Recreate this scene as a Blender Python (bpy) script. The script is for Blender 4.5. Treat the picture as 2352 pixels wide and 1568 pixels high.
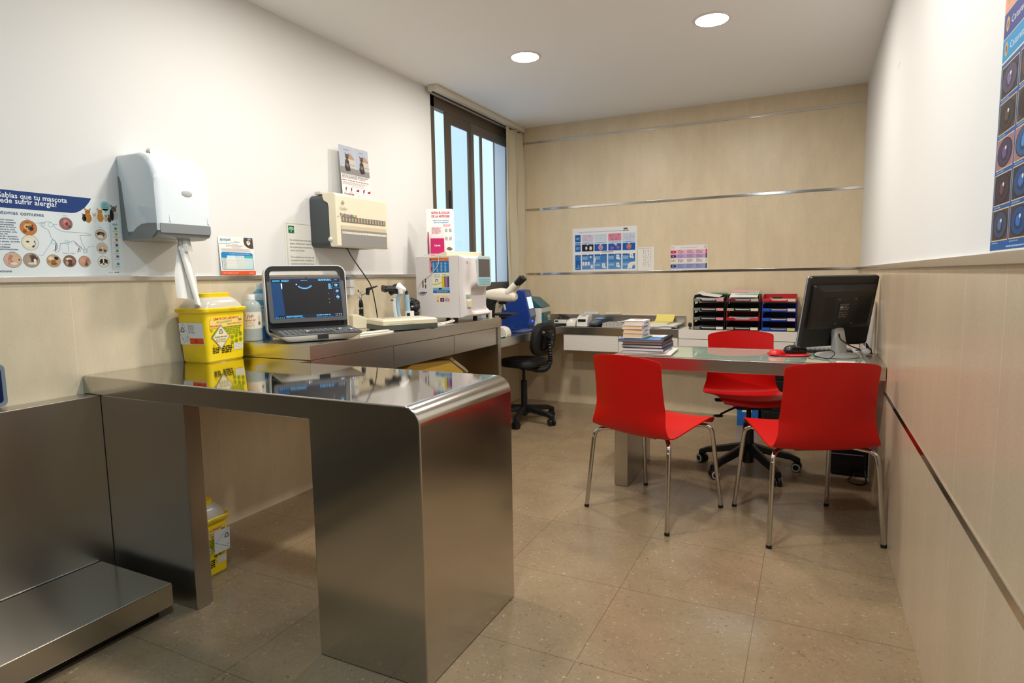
import bpy, bmesh, math, random
from mathutils import Vector, Matrix
random.seed(7)
for o in list(bpy.data.objects): bpy.data.objects.remove(o)
SC = bpy.context.scene
COL = SC.collection
PI = math.pi

# ------------------------------------------------------------------ camera
W, H, D = 2.865, 2.559, 5.3146            # room: x 0..W, height H, back wall at y = D
FPX = 1397.32                             # focal length in pixels of the 2352 px wide frame
CAM = Vector((2.5332, 0.0, 1.19))
FO = Vector((-0.43782399, 0.89277748, -0.10610614))
RI = Vector((0.89848998, 0.43869271, -0.01626198))
UP = Vector((-0.03202966, 0.10245519, 0.99422182))
cam = bpy.data.cameras.new('camera')
cam.sensor_fit = 'HORIZONTAL'; cam.sensor_width = 36.0; cam.lens = FPX / 2352 * 36.0
cam.clip_start = 0.05; cam.clip_end = 60
cam.dof.use_dof = True; cam.dof.focus_distance = 2.4; cam.dof.aperture_fstop = 11.0
camo = bpy.data.objects.new('camera', cam); COL.objects.link(camo)
camo.matrix_world = Matrix(((RI.x, UP.x, -FO.x, CAM.x), (RI.y, UP.y, -FO.y, CAM.y), (RI.z, UP.z, -FO.z, CAM.z), (0, 0, 0, 1)))
SC.camera = camo

# ------------------------------------------------------------------ world, exposure
SC.view_settings.view_transform = 'Standard'; SC.view_settings.look = 'None'
SC.view_settings.gamma = 1.0; SC.view_settings.exposure = 0.1
SC.view_settings.use_curve_mapping = False
wd = bpy.data.worlds.new('World'); SC.world = wd; wd.use_nodes = True
wb = wd.node_tree.nodes['Background']
wb.inputs[0].default_value = (0.66, 0.81, 1.0, 1); wb.inputs[1].default_value = 1.3
LAMP_WARM = (1.0, 0.945, 0.875); LAMP_COOL = (0.58, 0.82, 1.0)
LAMP_POWER = 250.0                           # emission strength of the warm lamp discs
COOL_POWER = 330.0

# ------------------------------------------------------------------ helpers
def at(px, py, axis, val):
    """the point seen at photo pixel (px, py) on the plane  axis = val"""
    d = FO + RI * ((px - 1176) / FPX) - UP * ((py - 784) / FPX)
    return CAM + d * ((val - CAM[axis]) / d[axis])

def lin(c):
    c /= 255.0
    return c / 12.92 if c <= 0.04045 else ((c + 0.055) / 1.055) ** 2.4
def rgb(c): return (lin(c[0]), lin(c[1]), lin(c[2]), 1)

_m = {}
def mat(c, rough=0.55, metal=0.0, spec=0.5, bump=0.0, bscale=60.0, emit=0.0, alpha=1.0, trans=0.0, coat=0.0, mottle=0.0):
    key = (c, rough, metal, spec, bump, bscale, emit, alpha, trans, coat, mottle)
    if key in _m: return _m[key]
    m = bpy.data.materials.new('mat_%d_%d_%d' % c); m.use_nodes = True
    nt = m.node_tree; b = nt.nodes['Principled BSDF']
    b.inputs['Base Color'].default_value = rgb(c); b.inputs['Roughness'].default_value = rough
    b.inputs['Metallic'].default_value = metal; b.inputs['Specular IOR Level'].default_value = spec
    b.inputs['Alpha'].default_value = alpha; b.inputs['Transmission Weight'].default_value = trans
    b.inputs['Coat Weight'].default_value = coat
    if emit:
        b.inputs['Emission Color'].default_value = rgb(c); b.inputs['Emission Strength'].default_value = emit
    if mottle or bump:
        tc = nt.nodes.new('ShaderNodeTexCoord'); n = nt.nodes.new('ShaderNodeTexNoise')
        n.inputs['Scale'].default_value = bscale; n.inputs['Detail'].default_value = 3
        nt.links.new(tc.outputs['Object'], n.inputs['Vector'])
        if mottle:
            r = nt.nodes.new('ShaderNodeMapRange'); r.inputs[1].default_value = 0.3; r.inputs[2].default_value = 0.7
            r.inputs[3].default_value = 1 - mottle; r.inputs[4].default_value = 1 + mottle
            mx = nt.nodes.new('ShaderNodeVectorMath'); mx.operation = 'SCALE'; mx.inputs[0].default_value = rgb(c)[:3]
            nt.links.new(n.outputs[0], r.inputs[0]); nt.links.new(r.outputs[0], mx.inputs['Scale'])
            nt.links.new(mx.outputs[0], b.inputs['Base Color'])
        if bump:
            bp = nt.nodes.new('ShaderNodeBump'); bp.inputs['Strength'].default_value = bump; bp.inputs['Distance'].default_value = 0.002
            nt.links.new(n.outputs[0], bp.inputs['Height']); nt.links.new(bp.outputs[0], b.inputs['Normal'])
    _m[key] = m
    return m
def ink(c): return mat(c, 0.6, 0, 0.3)

def node_mat(name):
    m = bpy.data.materials.new(name); m.use_nodes = True
    nt = m.node_tree
    def N(t, **kw):
        n = nt.nodes.new('ShaderNode' + t)
        for k, v in kw.items(): setattr(n, k, v)
        return n
    return m, nt, nt.nodes['Principled BSDF'], N, nt.links.new

def math_node(N, L, op, a, b=None):
    n = N('Math', operation=op)
    for i, v in enumerate((a, b)):
        if v is None: continue
        if isinstance(v, (int, float)): n.inputs[i].default_value = v
        else: L(v, n.inputs[i])
    return n.outputs[0]

def tile_material(name, axis, start, pitch, base, joint, rough, jw=0.0022, streak=(9, 9, 3)):
    """stone tile: mottled colour with thin vertical joints every `pitch` along `axis`"""
    m, nt, b, N, L = node_mat(name)
    g = N('NewGeometry'); sx = N('SeparateXYZ'); L(g.outputs['Position'], sx.inputs[0])
    u = math_node(N, L, 'DIVIDE', math_node(N, L, 'SUBTRACT', sx.outputs[axis], start - 40 * pitch), pitch)
    fr = math_node(N, L, 'FRACT', u)
    j = math_node(N, L, 'LESS_THAN', fr, jw / pitch)
    mp = N('Mapping'); mp.inputs['Scale'].default_value = streak; L(g.outputs['Position'], mp.inputs[0])
    n1 = N('TexNoise'); n1.inputs['Scale'].default_value = 1.0; n1.inputs['Detail'].default_value = 6; n1.inputs['Roughness'].default_value = 0.65
    L(mp.outputs[0], n1.inputs['Vector'])
    n2 = N('TexNoise'); n2.inputs['Scale'].default_value = 180; n2.inputs['Detail'].default_value = 2
    L(g.outputs['Position'], n2.inputs['Vector'])
    # every tile a slightly different shade
    wn = N('TexWhiteNoise'); wn.noise_dimensions = '1D'; L(math_node(N, L, 'FLOOR', u), wn.inputs['W'])
    s = math_node(N, L, 'ADD', math_node(N, L, 'MULTIPLY', n1.outputs[0], 0.34), 0.83)
    s = math_node(N, L, 'ADD', s, math_node(N, L, 'MULTIPLY', math_node(N, L, 'SUBTRACT', n2.outputs[0], 0.5), 0.22))
    s = math_node(N, L, 'ADD', s, math_node(N, L, 'MULTIPLY', math_node(N, L, 'SUBTRACT', wn.outputs[0], 0.5), 0.05))
    v = N('VectorMath', operation='SCALE'); v.inputs[0].default_value = rgb(base)[:3]; L(s, v.inputs['Scale'])
    mx = N('MixRGB'); L(j, mx.inputs[0]); L(v.outputs[0], mx.inputs[1]); mx.inputs[2].default_value = rgb(joint)
    L(mx.outputs[0], b.inputs['Base Color'])
    b.inputs['Roughness'].default_value = rough
    return m

def floor_material():
    m, nt, b, N, L = node_mat('speckled_floor')
    g = N('NewGeometry'); sx = N('SeparateXYZ'); L(g.outputs['Position'], sx.inputs[0])
    ju = math_node(N, L, 'LESS_THAN', math_node(N, L, 'FRACT', math_node(N, L, 'DIVIDE', math_node(N, L, 'ADD', sx.outputs[0], 4.79 - 0.478 + 0.0012), 0.479)), 0.0024 / 0.479)
    jv = math_node(N, L, 'LESS_THAN', math_node(N, L, 'FRACT', math_node(N, L, 'DIVIDE', math_node(N, L, 'ADD', sx.outputs[1], 9.88 - 0.186), 0.494)), 0.0026 / 0.494)
    j = math_node(N, L, 'MAXIMUM', ju, jv)
    n1 = N('TexNoise'); n1.inputs['Scale'].default_value = 4.5; n1.inputs['Detail'].default_value = 5; n1.inputs['Roughness'].default_value = 0.6
    L(g.outputs['Position'], n1.inputs['Vector'])
    n2 = N('TexNoise'); n2.inputs['Scale'].default_value = 70; n2.inputs['Detail'].default_value = 3; n2.inputs['Distortion'].default_value = 1.2
    L(g.outputs['Position'], n2.inputs['Vector'])
    n3 = N('TexNoise'); n3.inputs['Scale'].default_value = 42; n3.inputs['Detail'].default_value = 2; n3.inputs['Distortion'].default_value = 2.5
    mp = N('Mapping'); mp.inputs['Location'].default_value = (3.1, 7.7, 1.3); L(g.outputs['Position'], mp.inputs[0]); L(mp.outputs[0], n3.inputs['Vector'])
    s = math_node(N, L, 'ADD', math_node(N, L, 'MULTIPLY', n1.outputs[0], 0.5), 0.72)
    s = math_node(N, L, 'ADD', s, math_node(N, L, 'MULTIPLY', math_node(N, L, 'SUBTRACT', n2.outputs[0], 0.5), 0.35))
    v = N('VectorMath', operation='SCALE'); v.inputs[0].default_value = rgb((147, 126, 98))[:3]; L(s, v.inputs['Scale'])
    li = N('MapRange'); li.inputs[1].default_value = 0.66; li.inputs[2].default_value = 0.72; L(n2.outputs[0], li.inputs[0])
    mx1 = N('MixRGB'); L(math_node(N, L, 'MULTIPLY', li.outputs[0], 0.6), mx1.inputs[0]); L(v.outputs[0], mx1.inputs[1]); mx1.inputs[2].default_value = rgb((205, 190, 160))
    da = N('MapRange'); da.inputs[1].default_value = 0.66; da.inputs[2].default_value = 0.74; L(n3.outputs[0], da.inputs[0])
    mx2 = N('MixRGB'); L(math_node(N, L, 'MULTIPLY', da.outputs[0], 0.7), mx2.inputs[0]); L(mx1.outputs[0], mx2.inputs[1]); mx2.inputs[2].default_value = rgb((78, 60, 45))
    mx3 = N('MixRGB'); L(math_node(N, L, 'MULTIPLY', j, 0.55), mx3.inputs[0]); L(mx2.outputs[0], mx3.inputs[1]); mx3.inputs[2].default_value = rgb((70, 55, 42))
    L(mx3.outputs[0], b.inputs['Base Color'])
    r = N('MapRange'); r.inputs[3].default_value = 0.12; r.inputs[4].default_value = 0.27; L(n1.outputs[0], r.inputs[0]); L(r.outputs[0], b.inputs['Roughness'])
    bp = N('Bump'); bp.inputs['Strength'].default_value = 0.05; bp.inputs['Distance'].default_value = 0.002; L(n2.outputs[0], bp.inputs['Height']); L(bp.outputs[0], b.inputs['Normal'])
    return m

def steel_material(name, rough, scale, tint=(0.56, 0.535, 0.50), rv=0.03, smear=0.0):
    """brushed stainless steel; `scale` stretches the brushing along one axis"""
    m, nt, b, N, L = node_mat(name)
    tc = N('TexCoord'); mp = N('Mapping'); mp.inputs['Scale'].default_value = scale; L(tc.outputs['Object'], mp.inputs[0])
    n = N('TexNoise'); n.inputs['Scale'].default_value = 1; n.inputs['Detail'].default_value = 4; L(mp.outputs[0], n.inputs['Vector'])
    n2 = N('TexNoise'); n2.inputs['Scale'].default_value = 5; n2.inputs['Detail'].default_value = 4; L(tc.outputs['Object'], n2.inputs['Vector'])
    r = N('MapRange'); r.inputs[3].default_value = rough - rv; r.inputs[4].default_value = rough + rv; L(n.outputs[0], r.inputs[0])
    rr = math_node(N, L, 'ADD', r.outputs[0], math_node(N, L, 'MULTIPLY', math_node(N, L, 'SUBTRACT', n2.outputs[0], 0.5), rv * 1.5))
    L(rr, b.inputs['Roughness'])
    s = math_node(N, L, 'ADD', math_node(N, L, 'MULTIPLY', n.outputs[0], 0.05), 0.975)
    v = N('VectorMath', operation='SCALE'); v.inputs[0].default_value = tint; L(s, v.inputs['Scale']); L(v.outputs[0], b.inputs['Base Color'])
    b.inputs['Metallic'].default_value = 1.0
    bp = N('Bump'); bp.inputs['Strength'].default_value = 0.015; bp.inputs['Distance'].default_value = 0.001
    L(n.outputs[0], bp.inputs['Height']); L(bp.outputs[0], b.inputs['Normal'])
    return m

# ---- mesh building
class MB:
    """collects shapes in one bmesh; faces carry a material slot"""
    def __init__(s): s.bm = bmesh.new(); s.mats = []; s.hard = False
    def mi(s, m):
        if m not in s.mats: s.mats.append(m)
        return s.mats.index(m)
    def _take(s, b2, m, M=None):
        k = s.mi(m)
        for f in b2.faces: f.material_index = k
        if M is not None: bmesh.ops.transform(b2, matrix=M, verts=b2.verts)
        me = bpy.data.meshes.new('t'); b2.to_mesh(me); b2.free()
        s.bm.from_mesh(me); bpy.data.meshes.remove(me)
        return s
    def box(s, lo, hi, m, r=0.0, seg=2, M=None):
        b = bmesh.new(); bmesh.ops.create_cube(b, size=1)
        for v in b.verts:
            v.co = Vector([lo[i] + (v.co[i] + 0.5) * (hi[i] - lo[i]) for i in range(3)])
        if r > 0:
            r = min(r, 0.49 * min(abs(hi[i] - lo[i]) for i in range(3)))
            bmesh.ops.bevel(b, geom=list(b.edges), offset=r, segments=seg, profile=0.5, affect='EDGES'); s.hard = True
        return s._take(b, m, M)
    def prism(s, pts, axis, a0, a1, m, r=0.0, seg=2, M=None):
        """extrude the 2D outline along axis (0: pts are y,z; 1: x,z; 2: x,y)"""
        b = bmesh.new()
        def P(p, a):
            return Vector(((a, p[0], p[1]), (p[0], a, p[1]), (p[0], p[1], a))[axis])
        v0 = [b.verts.new(P(p, a0)) for p in pts]; v1 = [b.verts.new(P(p, a1)) for p in pts]
        n = len(pts)
        b.faces.new(v0); b.faces.new(v1[::-1])
        for i in range(n): b.faces.new((v0[i], v1[i], v1[(i + 1) % n], v0[(i + 1) % n]))
        bmesh.ops.recalc_face_normals(b, faces=b.faces)
        if r > 0:
            ed = [e for e in b.edges if len(e.link_faces) == 2 and e.calc_face_angle(0) > 0.5]
            bmesh.ops.bevel(b, geom=ed, offset=r, segments=seg, profile=0.5, affect='EDGES'); s.hard = True
        return s._take(b, m, M)
    def cone(s, p0, p1, r0, r1, m, seg=24, cap=True, M=None):
        p0 = Vector(p0); p1 = Vector(p1); d = p1 - p0
        b = bmesh.new()
        bmesh.ops.create_cone(b, cap_ends=cap, segments=seg, radius1=max(r0, 1e-5), radius2=max(r1, 1e-5), depth=d.length)
        T = Matrix.Translation((p0 + p1) / 2) @ d.to_track_quat('Z', 'Y').to_matrix().to_4x4()
        bmesh.ops.transform(b, matrix=T, verts=b.verts)
        return s._take(b, m, M)
    def cyl(s, p0, p1, r, m, seg=24, M=None): return s.cone(p0, p1, r, r, m, seg, True, M)
    def lathe(s, prof, m, seg=32, M=None, sx=1.0, sy=1.0):
        b = bmesh.new(); rings = []
        for (r, z) in prof:
            if r < 1e-6: rings.append([b.verts.new((0, 0, z))])
            else: rings.append([b.verts.new((r * sx * math.cos(2 * PI * i / seg), r * sy * math.sin(2 * PI * i / seg), z)) for i in range(seg)])
        for a, c in zip(rings, rings[1:]):
            for i in range(seg):
                k = (i + 1) % seg
                if len(a) == 1 and len(c) > 1: b.faces.new((a[0], c[k], c[i]))
                elif len(c) == 1 and len(a) > 1: b.faces.new((a[i], a[k], c[0]))
                elif len(a) > 1: b.faces.new((a[i], a[k], c[k], c[i]))
        bmesh.ops.recalc_face_normals(b, faces=b.faces)
        return s._take(b, m, M)
    def sphere(s, c, r, m, sc=(1, 1, 1), seg=20, M=None):
        b = bmesh.new(); bmesh.ops.create_uvsphere(b, u_segments=seg, v_segments=max(6, seg // 2), radius=r)
        T = Matrix.Translation(c) @ Matrix.Diagonal((*sc, 1))
        bmesh.ops.transform(b, matrix=T, verts=b.verts)
        return s._take(b, m, M)
    def tube(s, pts, r, m, seg=10, smooth=0, closed=False, M=None):
        pts = [Vector(p) for p in pts]
        if smooth:
            out = []; n = len(pts)
            for i in range(n if closed else n - 1):
                p0 = pts[(i - 1) % n] if (closed or i > 0) else pts[0] * 2 - pts[1]
                p1 = pts[i]; p2 = pts[(i + 1) % n]
                p3 = pts[(i + 2) % n] if (closed or i + 2 < n) else pts[-1] * 2 - pts[-2]
                for k in range(smooth):
                    t = k / smooth
                    out.append(0.5 * ((2 * p1) + (p2 - p0) * t + (2 * p0 - 5 * p1 + 4 * p2 - p3) * t * t + (3 * p1 - p0 - 3 * p2 + p3) * t ** 3))
            if not closed: out.append(pts[-1])
            pts = out
        rad = r if callable(r) else (lambda t: r)
        b = bmesh.new(); rings = []; n = len(pts); prev = None
        for i, p in enumerate(pts):
            a = pts[(i - 1) % n] if (closed or i > 0) else p
            c = pts[(i + 1) % n] if (closed or i < n - 1) else p
            t = (c - a).normalized()
            if prev is None:
                u = t.orthogonal().normalized()
            else:
                u = (prev - t * prev.dot(t))
                u = u.normalized() if u.length > 1e-6 else t.orthogonal().normalized()
            prev = u; w = t.cross(u); rr = rad(i / max(1, n - 1))
            rings.append([b.verts.new(p + (u * math.cos(2 * PI * k / seg) + w * math.sin(2 * PI * k / seg)) * rr) for k in range(seg)])
        for i in range(n if closed else n - 1):
            a = rings[i]; c = rings[(i + 1) % n]
            for k in range(seg): b.faces.new((a[k], a[(k + 1) % seg], c[(k + 1) % seg], c[k]))
        if not closed: b.faces.new(rings[0][::-1]); b.faces.new(rings[-1])
        bmesh.ops.recalc_face_normals(b, faces=b.faces)
        return s._take(b, m, M)
    def remat(s, cond, m):
        k = s.mi(m); s.bm.normal_update()
        for f in s.bm.faces:
            if cond(f): f.material_index = k
        return s
    def grid(s, fn, nu, nv, m, thick=0.0, M=None):
        """surface fn(u, v) over 0..1 x 0..1, optionally given a thickness"""
        b = bmesh.new()
        vs = [[b.verts.new(fn(i / nu, j / nv)) for j in range(nv + 1)] for i in range(nu + 1)]
        for i in range(nu):
            for j in range(nv): b.faces.new((vs[i][j], vs[i + 1][j], vs[i + 1][j + 1], vs[i][j + 1]))
        bmesh.ops.recalc_face_normals(b, faces=b.faces)
        if thick: bmesh.ops.solidify(b, geom=list(b.faces), thickness=thick)
        return s._take(b, m, M)
    def loft(s, rings, m, M=None, caps=True):
        b = bmesh.new(); R = [[b.verts.new(p) for p in r] for r in rings]; n = len(R[0])
        for a, c in zip(R, R[1:]):
            for k in range(n): b.faces.new((a[k], a[(k + 1) % n], c[(k + 1) % n], c[k]))
        if caps: b.faces.new(R[0][::-1]); b.faces.new(R[-1])
        bmesh.ops.recalc_face_normals(b, faces=b.faces)
        return s._take(b, m, M)
    def poly(s, pts, m):
        b = bmesh.new(); b.faces.new([b.verts.new(p) for p in pts])
        return s._take(b, m)
    def mesh(s, name, smooth=True, M=None, ang=0.6):
        if M is not None: bmesh.ops.transform(s.bm, matrix=M, verts=s.bm.verts)
        me = bpy.data.meshes.new(name); s.bm.to_mesh(me); s.bm.free()
        for m in s.mats: me.materials.append(m)
        if smooth and len(me.polygons):
            me.polygons.foreach_set('use_smooth', [True] * len(me.polygons)); me.set_sharp_from_angle(angle=ang)
        return me
def flatten(o, mb):
    """keep big faces of bevelled shapes flat: normals weighted by face area"""
    if mb.hard:
        w = o.modifiers.new('weighted_normal', 'WEIGHTED_NORMAL'); w.keep_sharp = True; w.weight = 90
    return o

def rrect(w, h, r, n=5, cx=0.0, cy=0.0):
    """rounded rectangle outline centred on cx, cy"""
    out = []
    for qx, qy, a0 in ((1, 1, 0), (-1, 1, 90), (-1, -1, 180), (1, -1, 270)):
        for i in range(n + 1):
            a = math.radians(a0 + 90 * i / n)
            out.append((cx + qx * (w / 2 - r) + r * math.cos(a), cy + qy * (h / 2 - r) + r * math.sin(a)))
    return out

def place(loc=(0, 0, 0), rz=0.0, rx=0.0, ry=0.0):
    return Matrix.Translation(loc) @ Matrix.Rotation(rz, 4, 'Z') @ Matrix.Rotation(ry, 4, 'Y') @ Matrix.Rotation(rx, 4, 'X')

# ---- objects
def tag(o, label=None, cat=None, group=None, kind=None):
    if label: o['label'] = label
    if cat: o['category'] = cat
    if group: o['group'] = group
    if kind: o['kind'] = kind
    return o
def struct(name, mb, parent=None):
    o = flatten(bpy.data.objects.new(name, mb.mesh(name)), mb); COL.objects.link(o)
    if parent: o.parent = parent
    else: o['kind'] = 'structure'
    return o
def thing(name, label, cat, loc=(0, 0, 0), rz=0.0, group=None):
    o = bpy.data.objects.new(name, None); COL.objects.link(o)
    o.empty_display_size = 0.05
    o.location = loc; o.rotation_euler = (0, 0, rz)
    o['mtx'] = [x for row in place(loc, rz) for x in row]
    return tag(o, label, cat, group)
def mtx(root): return Matrix([list(root['mtx'])[i * 4:i * 4 + 4] for i in range(4)])
_root = {}
def part(name, mb, parent, label=None, world=False):
    """a part (or sub-part) mesh; world=True: it was laid out in room coordinates"""
    root = _root.get(parent.name, parent.name)
    M = mtx(bpy.data.objects[root]).inverted() if world else None
    o = flatten(bpy.data.objects.new(name, mb.mesh(name, M=M)), mb); COL.objects.link(o); o.parent = parent
    _root[o.name] = root
    if label: o['label'] = label
    return o
def single(name, mb, label, cat, loc=None, rz=0.0, group=None, world=False):
    """a thing that is one mesh"""
    M = place(loc, rz).inverted() if (world and loc is not None) else None
    o = flatten(bpy.data.objects.new(name, mb.mesh(name, M=M)), mb); COL.objects.link(o)
    if loc is not None: o.location = loc; o.rotation_euler = (0, 0, rz)
    return tag(o, label, cat, group)
def dup(root, loc, rz, label, group=None):
    def cp(o, par):
        c = o.copy(); COL.objects.link(c); c.parent = par
        for ch in o.children: cp(ch, c)
        return c
    r = root.copy(); COL.objects.link(r); r.location = loc; r.rotation_euler = (0, 0, rz)
    r['mtx'] = [x for row in place(loc, rz) for x in row]
    for ch in list(root.children): cp(ch, r)
    r['label'] = label
    if group: r['group'] = group
    return r

# ---- printed matter: flat artwork laid in thin layers on one mesh
_tc = {}
def text_shape(body, bold):
    k = (body, bold)
    if k not in _tc:
        cu = bpy.data.curves.new('t', 'FONT'); cu.body = body; cu.size = 1; cu.resolution_u = 2
        cu.offset = bold
        o = bpy.data.objects.new('t', cu); COL.objects.link(o)
        me = bpy.data.meshes.new_from_object(o)
        vs = [(v.co.x, v.co.y) for v in me.vertices]; fs = [tuple(p.vertices) for p in me.polygons]
        bpy.data.objects.remove(o); bpy.data.curves.remove(cu); bpy.data.meshes.remove(me)
        _tc[k] = (vs, fs, max([v[0] for v in vs] or [1]), min([v[0] for v in vs] or [0]))
    return _tc[k]

class Art:
    def __init__(s, O=(0, 0, 0), U=(1, 0, 0), V=(0, 0, 1), N=(0, -1, 0), off=0.0005, mb=None):
        s.O = Vector(O); s.U = Vector(U).normalized(); s.V = Vector(V).normalized(); s.N = Vector(N).normalized()
        s.off = off; s.mb = mb or MB()
    def P(s, u, v, l): return s.O + s.U * u + s.V * v + s.N * (s.off + 0.00012 * l)
    def px(s, x, y):
        d = FO + RI * ((x - 1176) / FPX) - UP * ((y - 784) / FPX)
        p = CAM + d * ((s.O - CAM).dot(s.N) / d.dot(s.N)) - s.O
        return (p.dot(s.U), p.dot(s.V))
    def poly(s, pts, c, l=1):
        m = c if not isinstance(c, tuple) else ink(c)
        k = s.mb.mi(m); bm = s.mb.bm
        f = bm.faces.new([bm.verts.new(s.P(u, v, l)) for u, v in pts]); f.material_index = k
        if len(pts) > 4: bmesh.ops.triangulate(bm, faces=[f])
        return s
    def rect(s, u0, v0, u1, v1, c, l=1, r=0.0):
        if r > 0: return s.poly(rrect(abs(u1 - u0), abs(v1 - v0), r, 4, (u0 + u1) / 2, (v0 + v1) / 2), c, l)
        return s.poly([(u0, v0), (u1, v0), (u1, v1), (u0, v1)], c, l)
    def ell(s, cu, cv, ru, rv, c, l=1, n=28, a0=0, a1=360):
        full = a1 - a0 >= 360
        return s.poly([(cu + ru * math.cos(math.radians(a0 + (a1 - a0) * i / n)), cv + rv * math.sin(math.radians(a0 + (a1 - a0) * i / n))) for i in range(n if full else n + 1)], c, l)
    def ring(s, cu, cv, r, t, c, l=1, n=28, a0=0, a1=360):
        for i in range(n):
            a = math.radians(a0 + (a1 - a0) * i / n); b = math.radians(a0 + (a1 - a0) * (i + 1) / n)
            s.poly([(cu + r * math.cos(a), cv + r * math.sin(a)), (cu + r * math.cos(b), cv + r * math.sin(b)), (cu + (r - t) * math.cos(b), cv + (r - t) * math.sin(b)), (cu + (r - t) * math.cos(a), cv + (r - t) * math.sin(a))], c, l)
        return s
    def line(s, pts, t, c, l=1):
        for (a, b), (e, f) in zip(pts, pts[1:]):
            d = math.hypot(e - a, f - b) or 1; nx, ny = -(f - b) / d * t / 2, (e - a) / d * t / 2
            s.poly([(a + nx, b + ny), (e + nx, f + ny), (e - nx, f - ny), (a - nx, b - ny)], c, l)
        return s
    def text(s, body, u, v, h, c, l=3, w=None, bold=0.0, shear=0.0, rot=0.0, align='l'):
        vs, fs, xm, xn = text_shape(body, bold)
        k = h / 0.70; kx = k if w is None else w / (xm - xn)
        x0 = {'l': xn, 'c': (xn + xm) / 2, 'r': xm}[align]
        m = s.mb.mi(ink(c)); bm = s.mb.bm; ca, sa = math.cos(rot), math.sin(rot)
        V = []
        for x, y in vs:
            a = (x - x0) * kx + shear * y * k; b = y * k
            V.append(bm.verts.new(s.P(u + a * ca - b * sa, v + a * sa + b * ca, l)))
        for f in fs:
            try: bm.faces.new([V[i] for i in f]).material_index = m
            except ValueError: pass
        return s
    def words(s, u0, v0, u1, v1, n, c, l=2, fill=0.55, ragged=0.25, seed=1):
        """n rows of small print too fine to read"""
        R = random.Random(seed); dv = (v1 - v0) / n
        for i in range(n):
            v = v1 - (i + 0.5) * dv; u = u0; end = u1 - (u1 - u0) * ragged * R.random()
            while u < end:
                w = dv * R.uniform(0.8, 3.2); e = min(u + w, end)
                s.rect(u, v - dv * fill / 2, e, v + dv * fill / 2, c, l); u = e + dv * 0.45
        return s
    def blob(s, cu, cv, ru, rv, c, l=2, seed=1, n=16, jag=0.25):
        R = random.Random(seed)
        return s.poly([(cu + ru * (1 - jag * R.random()) * math.cos(2 * PI * i / n), cv + rv * (1 - jag * R.random()) * math.sin(2 * PI * i / n)) for i in range(n)], c, l)
def left_art(x=0.0, off=0.0012): return Art((x, 0, 0), (0, 1, 0), (0, 0, 1), (1, 0, 0), off)
def back_art(y=None, off=0.0012): return Art((0, D if y is None else y, 0), (1, 0, 0), (0, 0, 1), (0, -1, 0), off)
def right_art(off=0.0012): return Art((W, 0, 0), (0, -1, 0), (0, 0, 1), (-1, 0, 0), off)

# ---- shared materials
M_TILE_L = tile_material('tile_left', 1, 1.35, 0.302, (214, 199, 170), (224, 213, 188), 0.33)
M_TILE_B = tile_material('tile_back', 0, 0.26, 0.2965, (216, 197, 164), (221, 205, 175), 0.36)
M_TILE_R = tile_material('tile_right', 1, 3.116, 0.335, (197, 177, 149), (214, 198, 170), 0.27, streak=(3, 3, 0.8))
M_PAINT = mat((226, 225, 222), 0.6, bump=0.06, bscale=220.0)
M_CEIL = mat((238, 238, 236), 0.85, spec=0.2)
M_FLOOR = floor_material()
M_STEEL_TOP = steel_material('steel_top', 0.05, (3, 260, 60), rv=0.012)
M_STEEL = steel_material('steel_panel', 0.29, (220, 220, 3), tint=(0.56, 0.53, 0.485), rv=0.015)
M_STEEL_W = steel_material('steel_waterfall', 0.17, (220, 220, 3), tint=(0.57, 0.54, 0.49), rv=0.012)
M_STEEL_H = steel_material('steel_rail', 0.25, (4, 4, 260), tint=(0.65, 0.625, 0.58))
M_CHROME = mat((205, 205, 205), 0.10, 1.0)
M_STRIP = mat((216, 213, 208), 0.12, 1.0)
M_RED = mat((196, 8, 4), 0.42, spec=0.35, bump=0.05, bscale=500.0)
M_BLACK = mat((14, 14, 15), 0.45)
M_BLACKG = mat((10, 10, 12), 0.2)
M_DGREY = mat((58, 60, 62), 0.4)
M_WHITE = mat((232, 231, 228), 0.35)
M_PAPER = mat((236, 234, 228), 0.7, spec=0.2)
M_CREAM = mat((222, 212, 182), 0.4)
M_LACQ = mat((226, 220, 208), 0.4)
# ================================================================== the room
YF = -2.3                                                       # wall behind the camera
WY0, WY1, WZ0, WZ1 = 3.875, 5.24, 1.02, 2.525                   # window opening
struct('floor', MB().box((-0.2, YF - 0.2, -0.12), (W + 0.2, D + 0.2, 0), M_FLOOR))
struct('ceiling', MB().box((-0.2, YF - 0.2, H), (W + 0.2, D + 0.2, H + 0.12), M_CEIL))
m = MB(); ZT = 1.2
m.box((-0.2, YF, 0), (0, WY0, ZT), M_TILE_L); m.box((-0.2, YF, ZT), (0, WY0, H), M_PAINT)
m.box((-0.2, WY0, 0), (0, D, WZ0), M_TILE_L); m.box((-0.2, WY0, WZ1), (0, D, H), M_PAINT)
m.box((-0.2, WY1, WZ0), (0, D, WZ1), M_PAINT)
struct('wall_left', m)
struct('wall_back', MB().box((-0.2, D, 0), (W + 0.2, D + 0.2, H), M_TILE_B))
m = MB(); m.box((W, YF, 0), (W + 0.2, D, ZT), M_TILE_R); m.box((W, YF, ZT), (W + 0.2, D, H), M_PAINT)
struct('wall_right', m)
m = MB(); m.box((-0.2, YF - 0.2, 0), (W + 0.2, YF, H), mat((120, 112, 100), 0.6))
struct('wall_front', m)
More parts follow.
